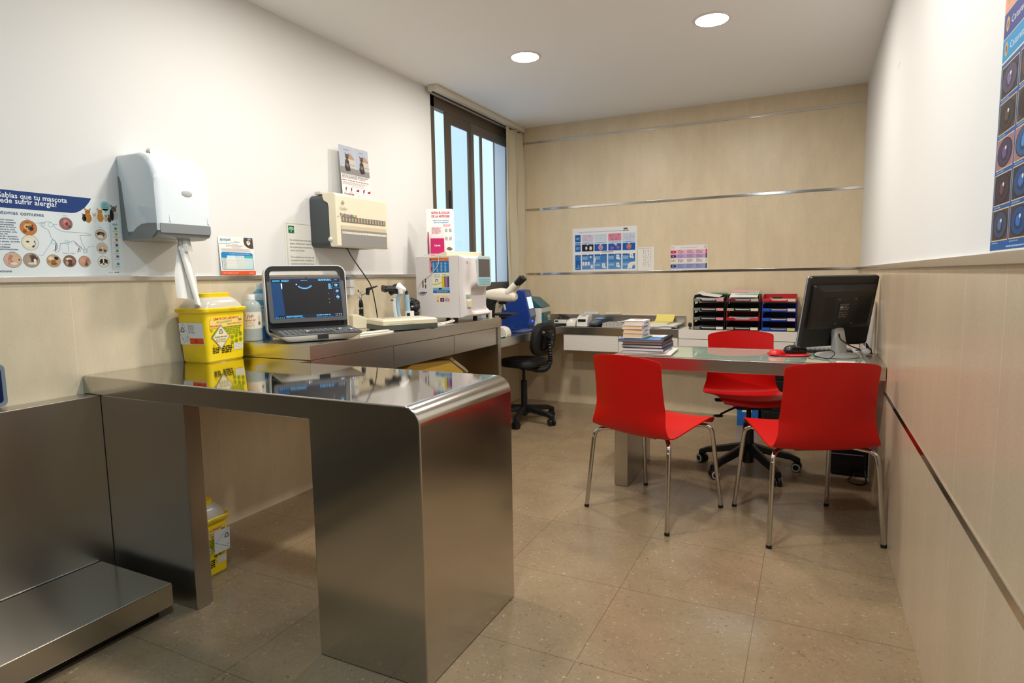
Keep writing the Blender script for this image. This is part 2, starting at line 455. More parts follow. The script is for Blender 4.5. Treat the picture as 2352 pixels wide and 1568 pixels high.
# metal strips between the tile courses
struct('trim_1', MB().box((0, YF, 1.197), (0.012, WY0, 1.218), M_STEEL_H, 0.002))
struct('trim_2', MB().box((W - 0.012, YF, 1.197), (W, D - 0.004, 1.221), M_STEEL_H, 0.002))
for k, z in enumerate((1.2108, 1.8104, 2.4192)):
    struct('trim_%d' % (3 + k), MB().box((0, D - 0.005, z - 0.010), (W, D, z + 0.010), M_STRIP, 0.0015))
struct('trim_6', MB().box((W - 0.004, YF, 0.608), (W, D - 0.01, 0.629), M_STRIP, 0.0012))
# fine pencil-thin scratch on the right wall
a = right_art(0.0004)
a.line([a.px(2068, 142), a.px(2062, 158)], 0.0022, (150, 143, 132), 1)
a.line([a.px(2069, 96), a.px(2069, 122)], 0.0014, (190, 184, 174), 1)
single('hair_crack', a.mb, 'short dark hairline scratch high on the white right wall', 'scratch')

# ---- window
M_BRZ = mat((92, 80, 66), 0.45, 0.2)
M_BRZ2 = mat((112, 106, 100), 0.4, 0.3)
m = MB()
fx0, fx1 = -0.052, -0.002
for lo, hi in (((WY0, WZ0), (WY0 + 0.055, WZ1)), ((WY1 - 0.055, WZ0), (WY1, WZ1)), ((WY0, WZ1 - 0.085), (WY1, WZ1)), ((WY0, WZ0), (WY1, WZ0 + 0.07))):
    m.box((fx0, lo[0], lo[1]), (fx1, hi[0], hi[1]), M_BRZ, 0.003)
m.box((-0.2, WY0, WZ0 - 0.02), (0.012, WY1, WZ0 + 0.002), M_BRZ, 0.003)
win = struct('window_1', m)
gm, nt, b, N, L = node_mat('window_glass')
tr = N('BsdfTransparent'); gl = N('BsdfGlossy'); gl.inputs['Roughness'].default_value = 0.05
tr.inputs[0].default_value = (0.93, 0.97, 1.0, 1)
fr = N('Fresnel'); fr.inputs[0].default_value = 1.45; mx = N('MixShader')
g_ = N('NewGeometry'); L(math_node(N, L, 'MULTIPLY', fr.outputs[0], math_node(N, L, 'SUBTRACT', 1.0, g_.outputs['Backfacing'])), mx.inputs[0]); L(tr.outputs[0], mx.inputs[1]); L(gl.outputs[0], mx.inputs[2]); L(mx.outputs[0], nt.nodes['Material Output'].inputs[0])
M_GLASS = gm
def sash(x0, x1, y0, y1, s0, s1, top, bot, mm, extra=()):
    z0, z1 = WZ0 + 0.05, WZ1 - 0.075
    f = MB()
    f.box((x0, y0, z0), (x1, y0 + s0, z1), mm, 0.003); f.box((x0, y1 - s1, z0), (x1, y1, z1), mm, 0.003)
    f.box((x0 + .001, y0 + s0, z1 - top), (x1 - .001, y1 - s1, z1), mm, 0.003); f.box((x0 + .001, y0 + s0, z0), (x1 - .001, y1 - s1, z0 + bot), mm, 0.003)
    for (ya, yb) in extra: f.box((x0 + .002, ya, z0 + bot), (x1 - .002, yb, z1 - top), mm, 0.003)
    o = part('sash', f, win)
    part('window_pane', MB().box(((x0 + x1) / 2 - 0.003, y0 + s0 - .005, z0 + bot - .005), ((x0 + x1) / 2 + 0.003, y1 - s1 + .005, z1 - top + .005), M_GLASS), o)
    return o
sash(-0.046, -0.027, WY0 + 0.05, 4.56, 0.012, 0.05, 0.012, 0.06, M_BRZ2)
sf = sash(-0.022, -0.004, 4.085, 4.475, 0.08, 0.042, 0.085, 0.075, M_BRZ)
h = MB(); h.box((-0.0045, 4.105, 1.50), (0.006, 4.13, 1.86), M_BLACK, 0.005); part('pull_handle', h, sf)
sash(-0.022, -0.004, 4.4755, WY1 - 0.05, 0.028, 0.05, 0.085, 0.075, M_BRZ2, extra=((4.632, 4.665), (4.885, 4.892)))
# ---- panel curtain with ceiling rail
pc = thing('panel_curtain', 'cream panel curtain bunched at the right end of a ceiling rail by the window', 'curtain', (0.06, 5.12, 0.79))
m = MB(); m.box((0.028, 3.80, H - 0.042), (0.104, 5.305, H - 0.001), mat((214, 206, 188), 0.5), 0.004)
m.box((0.05, 3.82, H - 0.048), (0.062, 5.29, H - 0.040), M_BLACK)
part('rail', m, pc, world=True)
M_CURT = mat((206, 196, 170), 0.85, spec=0.1, bump=0.25, bscale=400.0)
def curt(u, v):
    y = 4.945 + 0.345 * u
    x = 0.066 + 0.034 * math.sin(u * 13.0 + 0.5) * (0.75 + 0.25 * math.cos(v * 3 + u * 5)) + 0.006 * math.sin(v * 9 + u * 20)
    y += 0.018 * math.sin(u * 26 + v * 2) - (0.012 * math.sin(v * 3.0) if u < 0.15 else 0)
    return (max(0.006, x), min(y, 5.308), 0.79 + (H - 0.05 - 0.79) * v)
part('fabric_panel', MB().grid(curt, 90, 30, M_CURT, 0.002), pc, world=True)
m = MB(); m.tube([(0.10, 5.285, H - 0.04), (0.10, 5.286, 1.6), (0.10, 5.283, 0.86)], 0.0016, M_CREAM, 6); m.tube([(0.108, 5.295, H - 0.04), (0.107, 5.295, 0.87)], 0.0016, M_CREAM, 6)
part('pull_cord', m, pc, world=True)

# ---- ceiling downlights
M_LWARM = bpy.data.materials.new('lamp_warm'); M_LCOOL = bpy.data.materials.new('lamp_cool')
for mm, c, p in ((M_LWARM, LAMP_WARM, LAMP_POWER), (M_LCOOL, LAMP_COOL, COOL_POWER)):
    mm.use_nodes = True; nt = mm.node_tree; nt.nodes.remove(nt.nodes['Principled BSDF'])
    e = nt.nodes.new('ShaderNodeEmission'); e.inputs[0].default_value = (*c, 1); e.inputs[1].default_value = p
    nt.links.new(e.outputs[0], nt.nodes['Material Output'].inputs[0])
def downlight(x, y, label, lm):
    t = thing('ceiling_downlight', label, 'ceiling light', (x, y, H), 0, 'round recessed ceiling lights')
    part('bezel', MB().lathe([(0.083, -0.001), (0.086, -0.006), (0.098, -0.005), (0.104, 0.0)], mat((226, 222, 214), 0.4), 40), t)
    part('diffuser', MB().lathe([(0, -0.004), (0.083, -0.004), (0.084, -0.0005)], lm, 40), t)
downlight(0.879, 3.625, 'lit round recessed downlight nearer the window, left of two in view', M_LWARM)
downlight(2.007, 3.60, 'lit round recessed downlight nearer the right wall, larger of two in view', M_LWARM)
downlight(0.90, 2.05, 'lit round recessed downlight above the steel examination table', M_LWARM)
downlight(2.00, 2.05, 'lit round recessed downlight above the floor in front of the red chairs', M_LWARM)
downlight(1.95, 0.50, 'cool white recessed downlight at the near end of the room', M_LCOOL)

# ================================================================== steel furniture
# ---- examination table with waterfall end
T = 0.835
et = thing('examination_table', 'brushed steel examination table with rounded waterfall end in the foreground', 'table', (0.8, 1.65, 0))
def arc(cx, cz, r, a0, a1, n): return [(cx + r * math.cos(math.radians(a0 + (a1 - a0) * i / n)), cz + r * math.sin(math.radians(a0 + (a1 - a0) * i / n))) for i in range(n + 1)]
prof = [(0.002, T - 0.071), (0.002, T)] + arc(1.518, T - 0.057, 0.057, 90, 0, 14) + [(1.575, 0.001), (1.165, 0.001), (1.165, T - 0.071)]
m = MB(); m.prism(prof, 1, 1.365, 1.94, M_STEEL_TOP, 0.0045, 3)
m.box((0.002, 1.938, T - 0.05), (0.56, 1.998, T), M_STEEL_TOP)
m.remat(lambda f: f.normal.z < 0.99, M_STEEL_W)
part('waterfall_top', m, et, world=True)
part('side_panel', MB().box((0.04, 1.375, 0.001), (0.567, 1.442, T - 0.072), M_STEEL, 0.004), et, world=True)

# ---- steel splashback and weighing platform
single('steel_splashback', MB().box((0.002, YF + 0.3, 0.001), (0.0915, 1.3745, 0.7635), M_STEEL, 0.004), 'tall brushed steel panel along the left wall behind the low platform', 'panel', (0.05, 0, 0), world=True)
wp = thing('weighing_platform', 'low brushed steel weighing platform on the floor beside the steel panel', 'scale', (0.3, 0.3, 0))
part('platform_top', MB().box((0.096, -0.9, 0.038), (0.517, 1.322, 0.121), M_STEEL_W, 0.005), wp, world=True)
part('base', MB().box((0.13, -0.85, 0.001), (0.475, 1.29, 0.039), M_BLACK), wp, world=True)
sd = thing('scale_display', 'rounded grey display unit with dark blue face at the left edge', 'display', (0.0, 0.985, 0.83))
m = MB(); m.prism(rrect(0.23, 0.15, 0.02, 5, 0.988, 0.845), 0, 0.001, 0.035, mat((120, 132, 142), 0.35), 0.006)
part('casing', m, sd, world=True)
m = MB(); m.prism(rrect(0.2, 0.12, 0.012, 5, 0.988, 0.845), 0, 0.034, 0.0365, mat((24, 34, 70), 0.2))
part('face', m, sd, world=True)

# ---- long counter with drawers on the left wall
CT = 0.903; CX = 0.56; CY0, CY1 = 2.0, 3.85
sc = thing('steel_counter', 'long brushed steel counter with three drawers along the left wall', 'counter', (0.3, 2.9, 0))
part('worktop', MB().box((0.002, CY0, CT - 0.068), (CX, CY1, CT), M_STEEL_H, 0.003), sc, world=True)
ys = [CY0 + 0.012, 2.614, 3.231, CY1 - 0.045]
for k in range(3):
    part('drawer', MB().box((0.08, ys[k] + 0.0015, CT - 0.19), (CX - 0.012, ys[k + 1] - 0.0015, CT - 0.0715), M_STEEL_H, 0.002), sc, world=True)
part('end_panel', MB().box((0.002, CY1 - 0.044, 0.001), (CX - 0.002, CY1, CT - 0.0685), M_STEEL, 0.003), sc, world=True)

# ---- low corner counter
LT = 0.745; LX = 0.545; LY = 4.985
lc = thing('corner_counter', 'low L-shaped steel counter wrapping the back left corner with white drawers', 'counter', (0.5, 4.6, 0))
m = MB(); m.prism([(0.002, CY1 + 0.001), (LX, CY1 + 0.001), (LX, LY), (1.583, LY), (1.583, D - 0.002), (0.002, D - 0.002)], 2, LT - 0.066, LT, M_STEEL_H, 0.003)
part('worktop', m, lc, world=True)
part('upstand', MB().box((0.30, D - 0.022, LT), (1.585, D - 0.002, LT + 0.09), M_STEEL_H, 0.002), lc, world=True)
for xa, xb in ((0.592, 1.086), (1.089, 1.58)):
    part('drawer', MB().box((xa, LY + 0.008, 0.537), (xb, D - 0.004, LT - 0.068), M_LACQ, 0.002), lc, 'white lacquered drawer', world=True)

# ---- white wall cabinet
wc = thing('white_cabinet', 'white wall-hung cabinet with drawers under the stacked letter trays', 'cabinet', (2.2, 5.1, 0.53))
part('carcass', MB().box((1.588, LY - 0.008, LT - 0.075), (W - 0.003, D - 0.003, LT - 0.002), M_LACQ, 0.002), wc, world=True)
for xa, xb in ((1.588, 2.436), (2.44, W - 0.003)):
    part('drawer', MB().box((xa, LY - 0.006, 0.535), (xb, D - 0.004, LT - 0.0785), M_LACQ, 0.002), wc, world=True)

# ---- desk
DT = 0.745; DY0, DY1, DX0 = 3.262, 3.825, 1.548
dk = thing('glass_topped_desk', 'steel desk with pale green glass top against the right wall', 'desk', (2.2, 3.5, 0))
m = MB()
m.box((DX0, DY0, DT - 0.066), (W - 0.003, DY0 + 0.06, DT), M_STEEL_H, 0.003); m.box((DX0, DY1 - 0.05, DT - 0.066), (W - 0.003, DY1, DT), M_STEEL_H, 0.003)
m.box((DX0, DY0 + 0.06, DT - 0.065), (DX0 + 0.06, DY1 - 0.05, DT - 0.0005), M_STEEL_H); m.box((W - 0.075, DY0 + 0.06, DT - 0.065), (W - 0.003, DY1 - 0.05, DT - 0.0005), M_STEEL_H)
m.box((DX0 + 0.055, DY0 + 0.055, DT - 0.06), (W - 0.07, DY1 - 0.045, DT - 0.045), M_STEEL)
part('frame', m, dk, world=True)
M_DGLASS = mat((168, 196, 178), 0.04, spec=0.9, coat=0.6)
part('glass_top', MB().box((DX0 + 0.061, DY0 + 0.0605, DT - 0.014), (W - 0.076, DY1 - 0.0505, DT - 0.001), M_DGLASS, 0.001), dk, 'pale green glass top', world=True)
part('leg', MB().box((1.566, DY0 + 0.006, 0.001), (1.642, DY1 - 0.02, DT - 0.067), M_STEEL, 0.003), dk, world=True)

# ================================================================== chairs
def shell_mb(dz=0.0):
    pr = [(.238, .428, .188), (.230, .447, .203), (.205, .459, .212), (.15, .461, .217), (.07, .453, .221), (-.02, .441, .225), (-.09, .431, .229), (-.15, .423, .232), (-.190, .422, .232),
          (-.213, .432, .229), (-.227, .455, .222), (-.236, .49, .212), (-.243, .54, .207), (-.250, .60, .202), (-.258, .66, .1995), (-.266, .725, .199), (-.273, .780, .2005), (-.276, .804, .200), (-.277, .814, .196)]
    n = len(pr) - 1
    def P(i, k): return pr[min(max(i, 0), n)][k]
    def f(u, v):
        x = u * n; i = min(int(x), n - 1); t = x - i
        def cr(k):
            a, b, c, d = P(i - 1, k), P(i, k), P(i + 1, k), P(i + 2, k)
            return 0.5 * (2 * b + (c - a) * t + (2 * a - 5 * b + 4 * c - d) * t * t + (3 * b - a - 3 * c + d) * t ** 3)
        y, z, hw = cr(0), cr(1), cr(2); s = 2 * v - 1
        back = min(1, max(0, (z - .43) / .12)) if y < -.15 else 0
        z += (1 - back) * (0.016 * s * s - 0.004)
        y += back * 0.036 * s * s
        top = min(1, max(0, (z - .70) / .10)) if y < -.15 else 0
        z -= top * (0.016 * s * s + 0.006 * s ** 10)
        fr = max(0, (y - .12) / .12); y -= fr * 0.020 * s * s
        return (hw * s, y, z + dz)
    return MB().grid(f, 72, 24, M_RED, 0.006)
def chair_leg(sx, front):
    m = MB()
    if front: pts = [(sx * .06, .12, .428), (sx * .14, .150, .432), (sx * .185, .172, .432), (sx * .205, .183, .418), (sx * .211, .190, .385), (sx * .233, .242, .008)]
    else: pts = [(sx * .08, -.06, .412), (sx * .16, -.125, .410), (sx * .206, -.180, .408), (sx * .221, -.199, .392), (sx * .2265, -.208, .35), (sx * .245, -.242, .008)]
    q = pts[:1]
    for a, b in zip(pts, pts[1:]): q += [tuple(a[i] + (b[i] - a[i]) * t for i in range(3)) for t in (.5, 1)]
    m.tube(q, 0.0105, M_CHROME, 14, smooth=2)
    return m, pts[-1]
def visitor_chair(loc, rz, label):
    t = thing('visitor_chair', label, 'chair', loc, rz, 'red plastic visitor chairs in front of the desk')
    part('seat_shell', shell_mb(), t)
    for sx in (-1, 1):
        for fr in (True, False):
            m, p = chair_leg(sx, fr); l = part('leg', m, t)
            part('foot_cap', MB().cyl((p[0], p[1], 0.0), (p[0], p[1] - (0.001 if fr else -0.001), 0.014), 0.0122, M_BLACK, 14), l)
    m = MB(); m.box((-.10, -.13, .398), (.10, .13, .414), M_BLACK, 0.006)
    m.tube([(-.07, .12, .425), (.07, .12, .425)], .0105, M_CHROME, 12); m.tube([(-.08, -.06, .412), (.08, -.06, .412)], .0105, M_CHROME, 12)
    part('under_frame', m, t)
    return t
ch1 = visitor_chair((1.848, 3.025, 0), math.radians(-23), 'red plastic chair on four chrome legs, left one in front of the desk')
dup(ch1, (2.530, 3.078, 0), math.radians(24.5), 'red plastic chair on four chrome legs, beside the right wall')

def castor(m, p, ang, hub):
    """twin wheel castor touching the floor below p"""
    c = Vector((p[0], p[1], 0.028)); ax = Vector((math.cos(ang), math.sin(ang), 0))
    for s in (-1, 1):
        q = c + ax * s * 0.016
        m.cyl(q - ax * 0.010, q + ax * 0.010, 0.0278, M_BLACK, 20)
        if hub:
            m.lathe([(0.0245, 0), (0.024, 0.003), (0.0175, 0.004), (0.017, 0.001)], hub, 20, M=Matrix.Translation(q + ax * s * 0.010) @ (ax * s).to_track_quat('Z', 'Y').to_matrix().to_4x4())
    m.cyl(c, c + Vector((0, 0, 0.04)), 0.008, M_BLACK, 10)
    m.box((c.x - .014, c.y - .014, .046), (c.x + .014, c.y + .014, .064), M_BLACK, .005)
def star_base(t, cxy, angs, R, hub=None, arch=0.07):
    for a in angs:
        a = math.radians(a); d = Vector((math.cos(a), math.sin(a), 0)); n = Vector((-d.y, d.x, 0))
        rings = []
        for i in range(11):
            u = i / 10; r = 0.02 + (R - 0.005) * u
            z = 0.082 + arch * (1 - u) ** 1.2 * 1.0 - 0.016 * max(0, u - .8) / .2; wd_ = 0.030 - 0.008 * u; hh = 0.024 - 0.006 * u
            rings.append([d * r + n * (wd_ * q[0]) + Vector((0, 0, z + hh * q[1])) for q in ((1, -.6), (.8, .7), (.3, 1), (-.3, 1), (-.8, .7), (-1, -.6), (-.6, -1), (.6, -1))])
        m = MB(); m.loft(rings, M_BLACK)
        arm = part('base_arm', m, t)
        m = MB(); castor(m, d * R, a + 1.1, hub); part('castor', m, arm)
# swivel chair behind the desk
sw = thing('swivel_chair', 'red plastic swivel chair on black castors behind the desk', 'chair', (2.225, 3.838, 0), math.radians(199))
part('seat_shell', shell_mb(0.012), sw)
star_base(sw, (0, 0), [math.degrees(math.atan2(y, x)) - 199 for x, y in ((-.276, .068), (-.157, -.228), (.177, -.233), (.27, .094), (-.01, .285))], 0.283, mat((190, 186, 176), 0.5))
m = MB(); m.cyl((0, 0, .055), (0, 0, .16), 0.034, M_BLACK, 24); m.cone((0, 0, .14), (0, 0, .30), 0.034, 0.029, M_BLACK, 24); m.cyl((0, 0, .29), (0, 0, .40), 0.014, mat((44, 34, 26), 0.25, 0.6), 20)
part('gas_column', m, sw)
m = MB(); m.box((-.1, -.12, .395), (.1, .12, .43), M_BLACK, .012); m.box((.12, -.06, .415), (.19, -.02, .432), M_BLACK, .006)
part('seat_mount', m, sw)
m = MB(); m.tube([(.08, .06, .405), (.13, .09, .392), (.19, .125, .372)], .006, M_BLACK, 10, smooth=4); m.sphere((.205, .135, .365), .02, M_BLACK, (1.5, 1, .4)); part('tilt_lever', m, sw)

# black task chair at the corner counter (local +y = the way a sitter faces)
tc = thing('task_chair', 'small black task chair on castors at the low corner counter', 'chair', (0.44, 4.48, 0), math.radians(78))
M_BFAB = mat((17, 17, 18), 0.6, bump=0.3, bscale=500.0)
star_base(tc, (0, 0), [math.degrees(math.atan2(y, x)) - 78 for x, y in ((.262, -.067), (.145, .247), (.052, -.274), (-.25, .13), (-.24, -.13))], 0.28, None, 0.03)
m = MB(); m.cyl((0, 0, .05), (0, 0, .34), 0.026, M_BLACK, 24); m.cyl((0, 0, .07), (0, 0, .13), 0.045, M_BLACK, 24); m.cyl((0, 0, .33), (0, 0, .45), 0.013, mat((70, 70, 70), 0.3, 1.0), 20); m.cyl((0, 0, .43), (0, 0, .46), 0.028, M_BLACK, 20)
part('gas_column', m, tc)
m = MB()
m.loft([[(x, y, z) for x, y in rrect(w, h, r, 6)] for w, h, r, z in ((.31, .31, .10, .462), (.355, .36, .13, .474), (.365, .37, .14, .492), (.355, .36, .14, .512), (.33, .33, .13, .521), (.25, .25, .1, .524))], M_BFAB)
part('seat', m, tc)
m = MB(); Mb = place((0, -.205, .69), 0, math.radians(8))
m.loft([[(x, d, z) for x, z in rrect(w, h, r, 6)] for w, h, r, d in ((.24, .20, .08, .040), (.29, .255, .10, .030), (.305, .27, .11, .010), (.305, .27, .11, -.008), (.27, .235, .10, -.022))], M_BFAB, M=Mb)
part('backrest', m, tc)
m = MB(); m.loft([[(x, d, z) for x, z in rrect(w, h, r, 5)] for w, h, r, d in ((.15, .17, .04, -.018), (.14, .16, .04, -.04), (.09, .11, .03, -.052))], M_BLACKG, M=Mb)
m.cone((0, -.24, .70), (0, -.285, .70), .02, .024, M_BLACK, 16)
part('back_cover', m, tc)
m = MB(); sp = [(0, -.05, .447), (0, -.14, .438), (0, -.215, .45), (0, -.258, .50), (0, -.265, .56), (0, -.26, .66)]
m.tube(sp, lambda t: .019 + .004 * math.sin(t * 150), M_BLACK, 14, smooth=26); part('bellows_stem', m, tc)
m = MB(); m.cyl((.07, -.02, .415), (.07, -.02, .435), .033, M_BLACK, 16); m.cyl((.07, -.02, .43), (.07, -.02, .46), .01, M_BLACK, 10); part('adjuster_knob', m, tc)
# ================================================================== on the left wall
# ---- allergy poster
NAVY = (30, 62, 122); TXT = (44, 70, 112); TEAL = (120, 190, 190)
a = left_art(0.0, 0.001)
pa = a.px
a.mb.box((0.0003, 0.78, 1.219), (0.0009, 1.5605, 1.521), M_PAPER)
a.rect(0.78, 1.219, 1.5605, 1.521, (226, 232, 232), 0)
hd = [(0.78, 1.5205), (1.456, 1.5195)]
hd += [pa(x, y) for x, y in ((203, 466), (194, 477), (184, 484), (173, 488.5), (163, 489), (150, 488))]
hd += [(0.78, pa(0, 476)[1] + 0.001)]
a.poly(hd, NAVY, 1)
u, v = pa(0, 459.5); u2, v2 = pa(153.5, 466)
hh = 0.0185
a.text('¿Sabías que tu mascota', u2, v2, hh, (240, 244, 248), 3, w=0.227, bold=0.012, align='r')
u3, v3 = pa(130.5, 475.5)
a.text('puede sufrir alergia?', u3, v3, hh, (240, 244, 248), 3, w=0.203, bold=0.012, align='r')
u4, v4 = pa(100.5, 498.5)
a.text('Síntomas comunes', u4, v4 + 0.001, 0.014, (60, 84, 120), 3, w=0.156, bold=0.012, align='r')
lst = ('Picado intenso', 'Lamido constante', 'de extremidades', 'Frotarse el cuerpo', 'Morderse la zona', 'dorso-lumbar, cola,', 'patas, etc.', 'Otitis de repetición', 'Heridas o arañazos', 'Pelo escaso, sin brillo', 'Olor a rancio', 'Problemas', 'gastrointestinales')
ends = [(31, 507), (36, 513), (32, 518), (37, 523.5), (34, 529), (39, 534.5), (19, 538.5), (40, 545), (43, 550.5), (46, 557), (24.5, 563), (23, 569), (42, 574.5)]
for tx, (x, y) in zip(lst, ends):
    u, v = pa(x, y); a.text(tx, u, v, 0.0058, (70, 92, 122), 3, bold=0.02, align='r')
# dog outline
dog = [(100, 513), (104, 510), (109, 508.5), (114, 509.5), (119, 512.5), (123, 517), (128, 524), (135, 528), (146, 532), (160, 532.7), (178, 534), (192, 535), (203, 536.5), (208, 539), (207, 541), (196, 540.5), (183, 540.5), (185, 547), (187, 557), (192, 565), (196, 572), (199, 577), (199, 580.5), (193, 580.5), (192, 577.5), (194, 574), (188, 569), (180, 563), (174, 557), (168, 553), (160, 556), (150, 558), (138, 559), (137.5, 566), (137, 573), (133, 578), (128, 579.5), (126, 577), (130, 573), (132, 565), (128, 557), (122, 551), (116, 543), (112, 531), (109, 526), (103, 524), (97, 521), (96, 517), (95, 514), (97, 511.5), (100, 513)]
a.line([pa(x, y) for x, y in dog], 0.0014, (120, 142, 166), 2)
for f, c in (([(128, 556), (132, 565), (131, 572), (126, 576), (123, 576), (124, 573), (129, 571), (129, 564)], (206, 200, 216)), ([(170, 554), (176, 560), (183, 566), (187, 570), (184, 578), (178, 579), (177, 577), (182, 573), (181, 567), (174, 561)], (206, 200, 216))):
    a.poly([pa(x, y) for x, y in f], c, 1); a.line([pa(x, y) for x, y in f + f[:1]], 0.0011, (140, 150, 180), 2)
for x, y in ((97, 515), (116, 516), (122, 555), (154, 556), (196, 576)):
    u, v = pa(x, y); a.ring(u, v, 0.0085, 0.0012, TEAL, 3, 20)
for pl in ([(80, 512), (95, 512)], [(122, 515), (132, 515.5)], [(121, 551), (98, 586.5), (88, 586.5)], [(155, 554), (157.5, 579)], [(197, 575), (204, 566), (217, 566)], [(67.5, 538), (67.5, 543)], [(234, 553), (234, 557)], [(236, 584), (236, 588)], [(49, 597), (54, 597)], [(140, 599), (144, 599)], [(174, 600), (179, 600)]):
    a.line([pa(x, y) for x, y in pl], 0.0012, (120, 150, 175), 1)
def photo_disc(px_, py_, r, base, blobs, seed):
    u, v = pa(px_, py_)
    a.ell(u, v, r + 0.0012, r + 0.0012, (120, 110, 100), 2); a.ell(u, v, r, r, base, 3)
    for i, (du, dv, ru, rv, c) in enumerate(blobs):
        sc_ = min(1.0, (0.96 - max(ru, rv)) / max(0.01, math.hypot(du, dv)))
        a.blob(u + du * sc_ * r, v + dv * sc_ * r, ru * r, rv * r, c, 4 + i, seed + i)
R0 = 0.0262
photo_disc(65, 523, R0, (196, 120, 62), [(-.05, .1, .62, .6, (214, 170, 110)), (.25, -.05, .42, .42, (120, 84, 56)), (.35, -.1, .26, .28, (40, 34, 32)), (-.2, .12, .13, .13, (30, 26, 26)), (.5, .35, .12, .12, (30, 26, 26)), (-.5, -.5, .24, .3, (150, 80, 36)), (-.1, .72, .25, .12, (110, 120, 60))], 3)
photo_disc(69, 557, R0, (226, 220, 196), [(.72, -.1, .24, .5, (92, 150, 200)), (-.1, 0, .75, .7, (232, 226, 204)), (-.3, .1, .24, .13, (70, 60, 56)), (.32, -.52, .16, .16, (50, 44, 44)), (.5, .12, .1, .12, (90, 84, 80))], 11)
photo_disc(151, 513.5, 0.0222, (150, 104, 96), [(0, .1, .6, .7, (188, 120, 126)), (.1, -.05, .26, .4, (132, 48, 48)), (-.1, .4, .25, .3, (206, 140, 150)), (.55, -.5, .3, .25, (96, 80, 70))], 21)
photo_disc(231.5, 539, 0.021, (196, 184, 160), [(-.1, .3, .8, .45, (56, 48, 40)), (.1, .05, .45, .25, (150, 92, 92)), (.4, -.2, .25, .18, (90, 70, 60)), (-.2, -.6, .6, .3, (228, 222, 206))], 31)
photo_disc(234.5, 570, 0.021, (206, 196, 178), [(0, .2, .8, .6, (196, 176, 146)), (-.35, -.35, .4, .25, (96, 68, 46)), (.45, -.45, .32, .3, (110, 78, 54)), (.0, .1, .25, .2, (222, 204, 172))], 41)
photo_disc(237.5, 600.5, 0.021, (228, 222, 206), [(0, .4, .85, .5, (24, 22, 22)), (0, .2, .14, .7, (236, 230, 216)), (0, -.45, .2, .16, (40, 36, 36)), (-.55, -.3, .22, .16, (40, 36, 34)), (.6, -.25, .2, .2, (60, 54, 50))], 51)
photo_disc(29, 597, 0.0265, (206, 176, 150), [(-.55, .1, .38, .75, (190, 126, 122)), (.35, .1, .55, .42, (214, 180, 138)), (.1, -.65, .5, .2, (226, 216, 204)), (.75, .05, .12, .12, (60, 40, 34)), (-.4, -.3, .2, .35, (214, 150, 142))], 61)
photo_disc(72, 597.5, 0.0255, (170, 150, 130), [(.15, .15, .75, .75, (112, 88, 74)), (.3, .25, .4, .5, (82, 60, 50)), (-.6, .1, .3, .6, (172, 156, 140)), (0, -.75, .5, .2, (222, 214, 200)), (.75, -.3, .2, .5, (232, 226, 210))], 71)
photo_disc(123, 599, 0.0228, (196, 156, 112), [(.5, .5, .36, .36, (34, 28, 28)), (-.45, .45, .45, .4, (226, 206, 178)), (-.1, -.1, .5, .3, (150, 104, 66)), (0, -.65, .5, .25, (120, 84, 54)), (-.65, -.1, .3, .25, (176, 132, 92))], 81)
photo_disc(160, 599.5, 0.0218, (130, 100, 74), [(-.2, .5, .6, .3, (222, 208, 178)), (.1, 0, .55, .36, (96, 52, 60)), (.5, -.05, .22, .2, (180, 100, 140)), (-.5, -.35, .3, .4, (176, 150, 140)), (.1, -.6, .4, .28, (74, 60, 50))], 91)
photo_disc(194, 600.5, 0.0208, (196, 150, 122), [(-.3, .2, .5, .5, (206, 160, 132)), (.3, -.1, .12, .6, (120, 80, 66)), (.35, -.65, .35, .3, (92, 84, 70)), (.6, .3, .3, .4, (170, 118, 92))], 101)
# animals group
def animal(cx, cy, s, body, head, seed, hx=0.0):
    u, v = pa(cx, cy)
    a.blob(u, v, s * .55, s * .8, body, 3, seed, 18, .12); a.blob(u + hx * s, v + s * .85, s * .42, s * .42, head, 4, seed + 1, 14, .12)
    for d in (-1, 1): a.poly([(u + hx * s + d * s * .12, v + s * 1.1), (u + hx * s + d * s * .45, v + s * 1.12), (u + hx * s + d * s * .42, v + s * 1.5)], head, 4)
    for d in (-1, 1): a.ell(u + hx * s + d * s * .15, v + s * .9, s * .055, s * .06, (30, 24, 22), 5, 8)
    a.ell(u + hx * s, v + s * .74, s * .07, s * .05, (40, 28, 24), 5, 8)
animal(202, 500, .026, (170, 118, 52), (176, 124, 60), 5); animal(193, 502, .014, (30, 26, 24), (30, 26, 24), 8)
animal(217, 502.5, .017, (224, 218, 208), (200, 188, 172), 15)
animal(230, 499, .024, (196, 136, 56), (206, 146, 66), 25)
animal(243, 503, .013, (190, 176, 150), (176, 150, 110), 35); animal(251, 504, .015, (70, 62, 52), (120, 104, 84), 45)
animal(262, 494, .028, (206, 198, 182), (120, 108, 92), 55); a.blob(pa(256, 494)[0], pa(256, 494)[1], .009, .026, (36, 32, 30), 5, 66)
u, v = pa(241, 473); a.ell(u, v, .0178, .0185, (146, 200, 194), 2); a.poly([(u - .012, v - .012), (u + .012, v - .012), (u, v - .031)], (146, 200, 194), 2)
for k, (tx, wv) in enumerate((('CUÍDALE,', .016), ('CONSULTA A', .022), ('SU VETERINARIO', .026))): a.text(tx, u, v + .006 - k * .0075, .0038, (52, 96, 110), 4, w=wv, align='c', bold=.02)
a.line([pa(253, 514), pa(259, 621)], .0009, (150, 170, 190), 1)
u, v = pa(264, 516); a.words(u - .010, v - .003, u + .012, v + .004, 2, (50, 66, 100), 3, seed=5)
